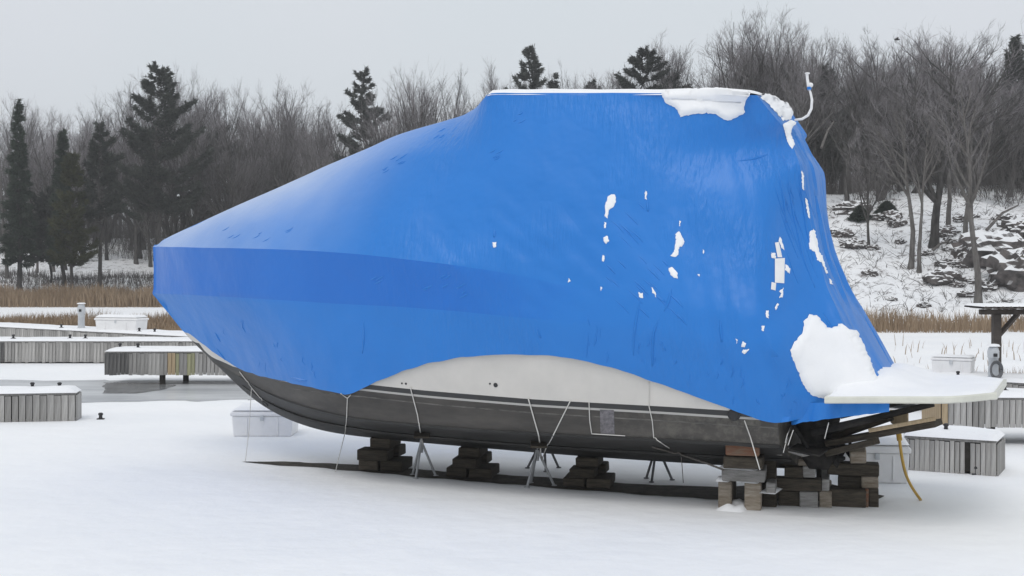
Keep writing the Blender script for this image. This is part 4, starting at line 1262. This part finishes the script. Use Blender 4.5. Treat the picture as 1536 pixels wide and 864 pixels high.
o = pedestal(gp(1371, 700) + Vector((0, .1, 0)), .52, .11, 'grey pedestal with yellow cord between white box and low dock')
mb = MB(); mb.tube([(.03, -.12, .40), (.07, -.13, .30), (.06, -.13, .2), (.04, -.13, .12), (.05, -.14, .02)], .012, 6); mb.lathe((.06, -.13, .22), [(.02, -.05), (.045, -.03), (.045, .02), (.02, .04)], 8); mb.build('cord', M['hose_yellow'], o, smooth=60)

# ------------------------------------------------------------------ wooden shelter at right
d = 24.5; x0 = (1463 - CX) / F * d; xp = (1494.5 - CX) / F * d
sh = thing('shelter', 'dark timber shelter with snowy corrugated roof at the right edge', 'shelter', (xp, d, .66))
zt_ = CH - (471 - HZ) / F * d - .66
mb = MB(); mb.cbox((0, 0, zt_ / 2), (.15, .15, zt_), .01); mb.build('post', M['shingle_wood'], sh)
mb = MB(); mb.cbox((2.4, 0, zt_ / 2), (.15, .15, zt_), .01); mb.build('post', M['shingle_wood'], sh)
mb = MB(); mb.cbox((1.15, 0, zt_ + .04), (2.95, .12, .10), .01); mb.build('beam', M['shingle_wood'], sh)
for a, b_ in (((.04, 0, zt_ - .42), (.42, 0, zt_ + .01)), ((2.36, 0, zt_ - .42), (1.98, 0, zt_ + .01))):
    mb = MB(); mb.tube([a, b_], .055, 4); mb.build('brace', M['shingle_wood'], sh)
mb = MB(); nw = 90
xr0 = x0 - xp
for i in range(nw + 1):
    x = lerp(xr0, 2.9, i / nw); zz = zt_ + .12 + .018 * math.sin(i * 1.45)
    for y, dz in ((-.45, 0), (.6, .0)): mb.v += [(x, y, zz + dz), (x, y, zz + dz + .025)]
for i in range(nw):
    a = i * 4; c = a + 4
    for q in ((a, c, c + 1, a + 1), (a + 1, c + 1, c + 3, a + 3), (a + 3, c + 3, c + 2, a + 2), (a + 2, c + 2, c, a)): mb.f.append(q); mb.mi.append(0)
mb.build('roof', M['shingle_wood'], sh)
s_ = snow_slab(2.9 - xr0, 1.02, .05, 7, 40, 14, sh); s_.location = ((xr0 + 2.9) / 2, .08, zt_ + .155)

# ------------------------------------------------------------------ trees
def bare_tree_meshes(seed, H=14.0, spread=1.0, pale=False, multi=1, low=.28, dens=1.0):
    rg = random.Random(seed); tr = MB(); cr = MB()
    def path(p, d, ln, n_, wig, up):
        pts = [p]; d = d.normalized()
        for i in range(n_):
            d = (d + Vector((rg.gauss(0, wig), rg.gauss(0, wig), rg.gauss(0, wig) + up))).normalized()
            p = p + d * ln / n_; pts.append(p)
        return pts
    def off(d, ang):
        a = d.orthogonal().normalized(); a.rotate(Matrix.Rotation(rg.uniform(0, 6.283), 3, d)); return (d * math.cos(ang) + a * math.sin(ang)).normalized()
    for stem in range(multi):
        lean = Vector((rg.gauss(0, .05 + .12 * (multi > 1)), rg.gauss(0, .05 + .12 * (multi > 1)), 1))
        Hs = H * rg.uniform(.9, 1.0)
        base = Vector((rg.uniform(-.25, .25) * (multi - 1), rg.uniform(-.25, .25) * (multi - 1), -.3))
        trunk = path(base, lean, Hs * .95, 12, .045, .05)
        r0 = H * .0145 * rg.uniform(.85, 1.2)
        tr.tube(trunk, [r0 * (1 - .93 * (i / 12) ** .9) + (.35 * r0 if i == 0 else 0) for i in range(13)], 7)
        nl = int(rg.randint(12, 16) * dens)
        for i in range(nl):
            f = lerp(low, .93, (i + rg.random()) / nl); k = min(int(f * 12), 11); p = trunk[k].lerp(trunk[k + 1], f * 12 - k)
            d = off((trunk[k + 1] - trunk[k]).normalized(), R(rg.uniform(22, 46)))
            ln = Hs * spread * lerp(.60, .20, (f - low) / (1 - low)) * rg.uniform(.8, 1.15)
            limb = path(p, d, ln, 6, .07, .11); r1 = r0 * (1 - .9 * f) * .78 + .014
            tr.tube(limb, [r1 * (1 - .85 * j / 6) for j in range(7)], 5, False)
            for a in range(int(7 * dens) + 1):
                g_ = rg.uniform(.2, 1); q = min(int(g_ * 6), 5); p2 = limb[q].lerp(limb[q + 1], g_ * 6 - q)
                d2 = off((limb[q + 1] - limb[q]).normalized(), R(rg.uniform(18, 46))); l2 = max(.9, ln * rg.uniform(.22, .42) * (1.15 - .5 * g_))
                b2 = path(p2, d2, l2, 4, .09, .12); r2 = max(.010, r1 * (1 - .8 * g_) * .5)
                tr.tube(b2, [r2 * (1 - .75 * j / 4) for j in range(5)], 3, False)
                for b_ in range(int(5 * dens)):
                    g2 = rg.uniform(.15, 1); q = min(int(g2 * 4), 3); p3 = b2[q].lerp(b2[q + 1], g2 * 4 - q)
                    d3 = off((b2[q + 1] - b2[q]).normalized(), R(rg.uniform(16, 42))); l3 = max(.6, l2 * rg.uniform(.4, .75))
                    b3 = path(p3, d3, l3, 2, .08, .12); cr.tube(b3, [.0085, .006, .003], 3, False)
                    for c in range(2):
                        g3 = rg.uniform(.1, 1); q = 0 if g3 < .5 else 1; p4 = b3[q].lerp(b3[q + 1], g3 * 2 - q)
                        d4 = off((b3[q + 1] - b3[q]).normalized(), R(rg.uniform(14, 38))); cr.tube([p4, p4 + d4 * l3 * rg.uniform(.35, .7)], [.005, .0025], 3, False)
    return tr.mesh('trunk', M['bark_pale' if pale else 'bark'], 60), cr.mesh('crown', M['twig'])
def conifer_meshes(seed, H, half, kind='pine', bare=.12, m='needle', dens=1.0):
    rg = random.Random(seed); tr = MB(); cr = MB()
    tr.tube([(rg.gauss(0, .05) * i, rg.gauss(0, .05) * i, -.3 + (H + .2) * i / 8) for i in range(9)], [H * .014 * (1 - .92 * i / 8) for i in range(9)], 7)
    z = H * bare
    gaps = [rg.uniform(.15, .95) for _ in range(3)]
    while z < H * .985:
        f = z / H
        prof = ((1 - f) ** .72) if kind == 'spruce' else min(1, 1.75 * (1 - f) ** .82 + .06)
        nb = rg.randint(5, 7) if kind == 'spruce' else rg.randint(4, 6)
        a0 = rg.uniform(0, 6.28)
        for k in range(nb):
            a = a0 + 6.283 * k / nb + rg.gauss(0, .25)
            ln = max(.12, half * min(1, prof * 1.15) * rg.uniform(.6, 1.15) * (rg.choice((.6, 1, 1.1)) if kind == 'pine' else 1))
            up0 = rg.uniform(-.12, .1) if kind == 'spruce' else rg.uniform(.0, .35)
            curl = rg.uniform(.0, .25) if kind == 'spruce' else rg.uniform(.1, .45)
            zz0 = z + rg.gauss(0, .18) * H / 14; n_ = 5; pts = []
            for j in range(n_ + 1):
                u = j / n_; pts.append(Vector((math.cos(a) * ln * u, math.sin(a) * ln * u, zz0 + ln * (up0 * u + curl * u * u - (.30 * u if kind == 'spruce' and f < .6 else 0)))))
            tr.tube(pts, [.035 * (1 - .8 * j / n_) * H / 14 + .006 for j in range(n_ + 1)], 4, False)
            nt_ = int((5 + ln * 50) * dens)
            for t_ in range(nt_):
                u = rg.uniform(.12 if kind == 'spruce' else .28, 1.03) ** .8; j = min(int(u * n_), n_ - 1); p = pts[j].lerp(pts[j + 1], u * n_ - j)
                sw = .34 * ln * (1.05 - u * .7) ; side = rg.gauss(0, .42) * sw
                p = p + Vector((-math.sin(a) * side, math.cos(a) * side, rg.gauss(0, .10) + (.05 if kind == 'pine' else -.04)))
                for c in range(3):
                    d = Vector((math.cos(a) * .7 + rg.gauss(0, .55), math.sin(a) * .7 + rg.gauss(0, .55), rg.gauss(.25 if kind == 'pine' else -.08, .4))).normalized()
                    l_ = rg.uniform(.2, .46); sd = d.cross(Vector((rg.gauss(0, 1), rg.gauss(0, 1), rg.gauss(0, 1)))).normalized() * rg.uniform(.035, .07)
                    o_ = len(cr.v); cr.v += [tuple(p - sd), tuple(p + sd), tuple(p + d * l_)]; cr.f.append((o_, o_ + 1, o_ + 2)); cr.mi.append(0)
        z += rg.uniform(.30, .55) * (1 if kind == 'spruce' else 1.15) * H / 14
        if kind == 'pine' and any(abs(f - g_) < .012 for g_ in gaps): z += H * .05
    return tr.mesh('trunk', M['bark'], 60), cr.mesh('crown', M[m])
def plant(meshes, name, label, cat, loc, scale, rz, group=None, sxy=1.0):
    o = thing(name, label, cat, loc, rz, group); o.scale = (scale * sxy, scale * sxy, scale)
    put('trunk', meshes[0], o); put('crown', meshes[1], o); return o

# conifers, each placed and shaped after the photograph: column, top row, distance, half-width px, kind, bare part, material, label
for i, (px, pt, d, hw, kd, bare, mm, lab) in enumerate([
    (28, 148, 99, 38, 'spruce', .20, 'needle_young', 'tall narrow spruce at the left edge of the wood'),
    (94, 190, 100, 34, 'spruce', .22, 'needle_young', 'smaller spruce right of the tall narrow spruce'),
    (108, 232, 97, 40, 'pine', .26, 'needle_olive', 'low olive green pine at the far left of the wood'),
    (150, 190, 98, 46, 'pine', .46, 'needle', 'dark pine with a bare black trunk standing on the left bank'),
    (240, 102, 104, 66, 'pine', .30, 'needle', 'tallest broad pine with tiered branches above the bow'),
    (76, 285, 104, 45, 'pine', .22, 'needle', 'dark bushy pine low in the wood at far left'),
    (546, 101, 112, 40, 'pine', .06, 'needle', 'lone dark pine rising above the sloping cover'),
    (797, 66, 112, 38, 'pine', .06, 'needle', 'ragged pine top sticking up above the front of the boat roof'),
    (830, 108, 114, 22, 'pine', .06, 'needle', 'small round pine top just right of the ragged pine'),
    (968, 76, 104, 54, 'pine', .06, 'needle', 'broad dark pine behind the middle of the boat roof'),
    (1010, 112, 106, 40, 'pine', .06, 'needle', 'bushy pine half hidden right of the broad roof pine'),
    (888, 122, 118, 24, 'pine', .05, 'needle', 'low flat pine top peeking over the boat roof'),
    (1236, 102, 92, 36, 'pine', .10, 'needle', 'dense dark pine right behind the antenna'),
    (1452, 104, 92, 40, 'pine', .10, 'needle', 'dark rounded pine in the wood on the right hill'),
    (1524, 52, 90, 42, 'spruce', .10, 'needle', 'tall dark spruce at the right edge of the wood'),
    (1330, 180, 98, 45, 'pine', .06, 'needle', 'dark pine low in the wood above the snowy slope'),
    (430, 240, 118, 48, 'pine', .05, 'needle', 'dark pine low in the wood behind the foredeck'),
    (1180, 170, 104, 48, 'pine', .06, 'needle', 'dark pine hidden behind the stern end of the roof'),
    (1400, 190, 100, 42, 'pine', .06, 'needle', 'dark pine between bare trees above the rock outcrop'),
    (330, 190, 116, 40, 'pine', .05, 'needle', 'dark pine among bare trees right of the tallest pine'),
]):
    x = (px - CX) / F * d; zb = hgt(x, d); H = CH - (pt - HZ) / F * d - zb
    half = (1.1 if kd == 'pine' else .95) * (.72 if px < 200 else 1) * hw / F * d
    plant(conifer_meshes(100 + i, H, half, kd, bare, mm), 'pine_tree' if kd == 'pine' else 'spruce_tree', lab, 'pine' if kd == 'pine' else 'spruce', (x, d, zb), 1.0, rnd.uniform(0, 6))

# bare trees
variants = [bare_tree_meshes(i, 14, (.9, 1.1, .8, 1.0, 1.2, .95, 1.05, .85)[i], False, (1, 2, 1, 3, 1, 2, 1, 1)[i], (.25, .2, .35, .15, .3, .2, .22, .4)[i], 1.0) for i in range(8)]
SKY = [(-400, 150), (0, 165), (60, 146), (115, 150), (150, 168), (195, 165), (270, 110), (330, 96), (400, 104), (440, 140), (500, 165), (585, 140), (640, 108), (700, 92), (760, 100), (830, 120), (880, 112), (930, 108), (1000, 66), (1060, 56), (1100, 46), (1180, 38), (1250, 44), (1290, 66), (1330, 60), (1370, 46), (1440, 44), (1490, 60), (1510, 84), (1560, 70), (2000, 70)]
GR = 'bare trees of the winter wood'
MARKS = [(28, 'beside the tall narrow spruce at the left edge'), (94, 'around the olive green pine at far left'), (165, 'between the left spruces and the tallest pine'), (240, 'around the tallest broad pine above the bow'), (310, 'just right of the tallest broad pine'),
         (390, 'midway between the tallest pine and the lone pine'), (470, 'just left of the lone dark pine'), (546, 'around the lone dark pine over the sloping cover'), (620, 'just right of the lone dark pine'), (700, 'above the front corner of the boat roof'),
         (797, 'around the ragged pine top over the boat roof'), (880, 'over the middle of the boat roof'), (968, 'around the broad dark pine over the boat roof'), (1060, 'right of the broad pine above the snowy roof edge'), (1140, 'above the rounded stern end of the roof'),
         (1236, 'around the dense dark pine behind the antenna'), (1330, 'above the snow slope right of the antenna'), (1400, 'over the stout double trunk on the right hill'), (1452, 'around the dark rounded pine on the right hill'), (1510, 'beside the tall dark spruce at the right edge')]
ROWN = ['front row bare grey tree %s', 'second row bare tree %s', 'bare tree deep in the wood %s', 'bare treetop farthest back %s']
def band_label(px, row): return ROWN[row] % min(MARKS, key=lambda m_: abs(m_[0] - px))[1]
cnt = 0
for row, (dd, step, hi, lo) in enumerate([(0, 36, 1.02, .62), (9, 30, 1.03, .66), (20, 30, 1.0, .66), (34, 30, .96, .66)]):
    px = -260 + row * 9
    while px < 1790:
        p_ = px + rnd.uniform(-12, 12); px += step * rnd.uniform(.8, 1.25)
        wr = sstep(880, 1250, p_); d = lerp(108 + 13 * (1 - sstep(200, 330, p_)), 84, wr) + dd + rnd.uniform(-3, 3)
        x = (p_ - CX) / F * d; zb = hgt(x, d); top = CH - (interp(SKY, p_) - HZ) / F * d
        H = max(5, (top - zb) * rnd.uniform(lo, hi)); v = rnd.randrange(8)
        plant(variants[v], 'bare_tree', band_label(p_, row), 'tree', (x, d, zb), H / 14, rnd.uniform(0, 6.28), GR, rnd.uniform(.75, 1.1) * min(1.3, 14 / H)); cnt += 1
# the trees whose stems stand clear on the snow slope at right and at the left bank
pale = [bare_tree_meshes(50 + i, 14, .62, True, 1, .42, .9) for i in range(2)]
for px, py, pt, k, lab in ((1467, 457, 95, 1.05, 'thick pale trunk standing lowest on the slope behind the shelter'), (1365, 405, 110, 1.0, 'slim leaning tree left of the pair on the snow slope'), (1379, 410, 150, .7, 'thin grey tree just right of the slim leaning tree'),
                           (1400, 370, 70, 1.5, 'stout dark double trunk tree high on the snow slope'), (1303, 375, 190, .55, 'thin lone sapling on the snow slope right of the cover'), (1420, 350, 90, 1.0, 'dark tree just behind the stout double trunk'),
                           (1448, 372, 90, .9, 'bare tree rising from behind the rock outcrop'), (210, 388, 130, 1.35, 'stout dark trunk on the left bank close to the bow'), (10, 418, 200, .9, 'pale slim trunk at the far left edge of the bank'), (232, 392, 160, 1.0, 'bare tree with low pale limbs touching the bow in view'),
                           (98, 405, 200, 1.2, 'thick short trunk among dark stems on the left bank'), (55, 410, 230, .7, 'thin dark stem on the left shore'), (80, 408, 215, .9, 'dark stem left of the thick short trunk')):
    g_ = ground_hit(px, py); top = CH - (pt - HZ) / F * g_.y; H = top - g_.z
    v = pale[cnt % 2] if k in (1.05, 1.0, .9, .7) else variants[(0, 2, 4, 6)[cnt % 4]]; cnt += 1
    plant(v, 'bare_tree', lab, 'tree', (g_.x, g_.y, g_.z), H / 14, rnd.uniform(0, 6.28), None, k * 14 / H * .85)
# deadwood and pale low limbs
for i, (a, b_, lab) in enumerate((((1232, 222), (1251, 182), 'pale dead limb slanting up right of the cover'), ((1290, 250), (1345, 290), 'pale drooping limb above the snow slope'), ((1480, 345), (1527, 308), 'snow dusted log leaning on the rock outcrop'),
                                  ((1388, 385), (1432, 360), 'thin fallen branch lying on the snow slope'))):
    d = (78, 74, 69, 71)[i]; p, q = at(*a, d), at(*b_, d + 1.5); mid = p.lerp(q, .5) + Vector((0, 0, .25)); mb = MB(); mb.tube([p, mid, q], [.09, .07, .035], 6)
    o = mb.build('dead_branch', M['bark_pale'], smooth=60); tag(o, lab, 'branch')

# brush and saplings filling the wood: nobody could count it
mb = MB(); rg = random.Random(5)
for i in range(1500):
    p_ = rg.uniform(-200, 1740); wr = sstep(880, 1250, p_)
    d = lerp(107, 82, wr) + rg.uniform(0, 42)
    if p_ < 330: d = rg.uniform(121, 160)
    if 1240 < p_ < 1560: d = rg.uniform(82, 126)
    x = (p_ - CX) / F * d; zb = hgt(x, d); hh = rg.uniform(1.6, 6.5)
    for k in range(16):
        b0 = Vector((x + rg.gauss(0, .6), d + rg.gauss(0, .6), zb - .1)); dr_ = Vector((rg.gauss(0, .28), rg.gauss(0, .28), 1)).normalized(); ln = hh * rg.uniform(.5, 1.1)
        p1 = b0 + dr_ * ln * .5; p2 = p1 + (dr_ + Vector((rg.gauss(0, .2), rg.gauss(0, .2), 0))) * ln * .5; mb.tube([b0, p1, p2], [.018, .013, .005], 3, False)
        for c in range(3):
            q = b0.lerp(p1, rg.uniform(.4, 1)) if c == 0 else p1.lerp(p2, rg.uniform(0, .9)); e = q + Vector((rg.gauss(0, .5), rg.gauss(0, .5), rg.uniform(.1, .9))) * ln * .25; mb.tube([q, e], [.009, .004], 3, False)
o = mb.build('brush', M['brush']); tag(o, 'grey leafless brush and saplings filling the wood', 'brush', None, 'stuff')
# low grey weeds on the left bank
mb = MB()
for i in range(6000):
    p_ = rg.uniform(-60, 300); d = rg.uniform(96, 108); x = (p_ - CX) / F * d; zb = hgt(x, d); h_ = rg.uniform(.25, .9)
    s_ = rg.uniform(.012, .03); a = Vector((rg.gauss(0, .25), rg.gauss(0, .25), 1)) * h_; mb.add([(x - s_, d, zb - .03), (x + s_, d, zb - .03), (x + a.x, d + a.y, zb + a.z)], [(0, 1, 2)])
o = mb.build('weeds', M['brush']); tag(o, 'dry grey weeds covering the left bank above the reeds', 'weeds', None, 'stuff')

# ------------------------------------------------------------------ reeds
def reeds(name, label, areas, seed, m='reed'):
    rg = random.Random(seed); mb = MB()
    for px0, px1, d0, d1, n_, h0, h1 in areas:
        for i in range(n_):
            d = rg.uniform(d0, d1); px = rg.uniform(px0, px1); x = (px - CX) / F * d
            cl = .75 + .5 * noise.noise(Vector((x * .5, d * .5, seed)))
            h_ = rg.uniform(h0, h1) * cl; zb = hgt(x, d) - .02; lx, ly = rg.gauss(0, .16) * h_, rg.gauss(0, .16) * h_; w_ = rg.uniform(.010, .022) * (d / 55) ** .6
            an = rg.uniform(0, 3.14); sx_, sy_ = math.cos(an) * w_, math.sin(an) * w_
            o_ = len(mb.v); mb.v += [(x - sx_, d - sy_, zb), (x + sx_, d + sy_, zb), (x + lx * .5 + sx_ * .8, d + ly * .5 + sy_ * .8, zb + h_ * .6), (x + lx * .5 - sx_ * .8, d + ly * .5 - sy_ * .8, zb + h_ * .6), (x + lx * 1.3, d + ly * 1.3, zb + h_)]
            mb.f += [(o_, o_ + 1, o_ + 2, o_ + 3), (o_ + 3, o_ + 2, o_ + 4)]; mb.mi += [0, 0]
    o = mb.build(name, M[m]); return tag(o, label, 'reeds', None, 'stuff')
reeds('reeds', 'near band of tan dry reeds behind the left docks', [(-120, 420, 50, 57, 15000, .62, 1.08)], 3)
reeds('reeds', 'far band of tan dry reeds along the left shore', [(-120, 420, 87, 98, 16000, 1.2, 1.9), (420, 860, 87, 98, 8000, 1.2, 1.9)], 4)
reeds('reeds', 'tan dry reeds along the foot of the right snow slope', [(1260, 1500, 53.5, 58, 2300, .5, 1.3), (1500, 1640, 54, 58, 900, .5, 1.0)], 5)
reeds('reeds', 'sparse reed stalks in the snow around the right docks', [(1340, 1620, 29, 45, 130, .3, .6), (1360, 1400, 26.5, 29, 300, .3, .6), (1455, 1620, 26.5, 29, 1300, .3, .6)], 6)

# ------------------------------------------------------------------ rocks on the right slope
def rock(loc, sx, sy, sz, seed, label, rz=0):
    bm = bmesh.new(); bmesh.ops.create_icosphere(bm, subdivisions=4, radius=1)
    for v in bm.verts:
        p = v.co.copy(); q = p * 1.4 + Vector((seed * 3.1, 0, 0))
        n1 = noise.voronoi(q * 1.2)[0][0]; n2 = noise.noise(q * 2.5)
        v.co = p * (1 + .75 * (n1 - .4) + .22 * n2)
        v.co *= 1 + .10 * noise.noise(q * 6) + .05 * noise.noise(q * 14)
        v.co = Vector((v.co.x * sx, v.co.y * sy, v.co.z * sz))
    me = bpy.data.meshes.new('rock'); bm.to_mesh(me); bm.free(); me.materials.append(M['rock'])
    o = put('rock', me, None, loc); o.rotation_euler = (0, 0, rz); return tag(o, label, 'rock', 'rocks on the right slope')
for i, (px, py, d, hw, hh, lab) in enumerate(((1495, 375, 70, 52, 30, 'broad dark rock outcrop in the middle of the right slope'), (1525, 405, 67, 40, 34, 'reddish rock face at the right edge of the slope'), (1415, 415, 67, 24, 14, 'low red brown rock just left of the outcrop'),
        (1530, 345, 73, 34, 22, 'upper rock ledge at the right edge under snow'), (1455, 382, 71, 22, 16, 'dark rock behind the thick pale trunk'), (1280, 312, 82, 26, 12, 'rock ledge at the top of the slope next to the cover'), (1262, 350, 80, 16, 8, 'small dark rock by the edge of the cover'),
        (1345, 335, 80, 14, 8, 'small rock between saplings high on the slope'), (1450, 442, 62, 14, 6, 'small dark stone low on the slope'), (1436, 428, 63, 10, 5, 'smallest dark stone low on the slope'), (1420, 345, 78, 16, 8, 'dark rock right behind the stout trunk'),
        (150, 392, 108, 14, 7, 'dark boulder on the snowy left bank'), (178, 385, 110, 12, 6, 'second boulder on the left bank nearer the bow'))):
    p = ground_hit(px, py + hh * .6, 50, 92); d = p.y; s_ = d / F
    rock((p.x, p.y, hgt(p.x, p.y) + hh * s_ * .35), hw * s_, hw * s_ * .8, hh * s_, i + 1, lab, rnd.uniform(-.5, .5))
rk = random.Random(21); proto_rocks = []
for i in range(46):
    px = rk.uniform(1258, 1590); py = rk.uniform(322, 462)
    if px < 1400 and 345 < py < 440 and rk.random() < .7: continue
    g_ = ground_hit(px, py); k_ = rk.uniform(.18, .7)
    if i < 8 or not proto_rocks:
        o = rock((0, 0, 0), 1, .8, .55, 40 + i, ''); proto_rocks.append(o); 
    else:
        o = rk.choice(proto_rocks).copy(); COL.objects.link(o)
    o.location = (g_.x, g_.y, g_.z + .05); o.scale = (k_, k_, k_ * rk.uniform(.6, 1.1)); o.rotation_euler = (0, 0, rk.uniform(0, 6))
    side = 'between the cover and the stout trunk' if px < 1400 else ('around the thick pale trunk' if px < 1480 else 'at the right edge of the slope')
    tag(o, '%s snow dusted stone %s %s' % (('small', 'mid sized', 'large')[int((k_ - .18) / .18) if k_ < .7 else 2], ('high on the slope', 'halfway up the slope', 'low on the slope')[min(2, int((py - 322) / 47))], side), 'rock', 'rocks on the right slope')
# twiggy scrub and sticks poking out of the slope snow
mb = MB(); rg = random.Random(9)
for i in range(480):
    px, py = rg.uniform(1240, 1620), rg.uniform(300, 472); g_ = ground_hit(px, py)
    for k in range(3):
        a = Vector((rg.gauss(0, .6), rg.gauss(0, .6), rg.uniform(.15, .9))) * rg.uniform(.3, .9); mb.tube([g_ - Vector((0, 0, .05)), g_ + a * .5, g_ + a + Vector((rg.gauss(0, .1), 0, 0))], [.016, .012, .005], 3, False)
o = mb.build('scrub', M['brush']); tag(o, 'thin grey sticks and scrub poking through the slope snow', 'scrub', None, 'stuff')
# evergreen boughs lying on the slope
tm, cm = conifer_meshes(300, 3.2, 1.3, 'spruce', .05, 'needle_young')
for k, (px, py, d, lab) in enumerate(((1290, 330, 80, 'small green fir bush at left on the top of the slope'), (1330, 322, 81, 'small green fir bush at right on the top of the slope'))):
    p = ground_hit(px, py, 50, 90); plant((tm, cm), 'fir_bush', lab, 'bush', (p.x, p.y, hgt(p.x, p.y)), .26, k * 2.0, None, 2.0)

# bird
p = at(1345.5, 59, 60); mb = MB(); mb.lathe((0, 0, 0), [(.01, -.14), (.05, -.06), (.055, .04), (.03, .1), (.01, .15)], 8, Matrix.Rotation(R(90), 3, 'Y'))
mb.add([(-.05, 0, .02), (.05, 0, .02), (.03, -.18, .07), (-.04, -.16, .07), (-.06, -.3, .03)], [(0, 1, 2, 3), (3, 2, 4)]); mb.add([(-.05, 0, .02), (.05, 0, .02), (.03, .18, .07), (-.04, .16, .07), (-.06, .3, .03)], [(3, 2, 1, 0), (4, 2, 3)])
o = mb.build('bird', M['iron']); o.location = p; tag(o, 'tiny dark bird flying above the right wood', 'bird')

# ------------------------------------------------------------------ thin winter haze
m = bpy.data.materials.new('haze'); m.use_nodes = True; t = m.node_tree; t.nodes.clear()
o_ = t.nodes.new('ShaderNodeOutputMaterial'); v = t.nodes.new('ShaderNodeVolumePrincipled')
v.inputs['Color'].default_value = (.93, .94, .96, 1); v.inputs['Density'].default_value = .0010; v.inputs['Anisotropy'].default_value = 0.0
t.links.new(v.outputs[0], o_.inputs['Volume'])
mb = MB(); mb.box((0, 600, 18.5), (1420, 1820, 41)); hz_ = mb.build('haze', m)
tag(hz_, 'thin pale winter haze over the marina and wood', 'haze', None, 'stuff')
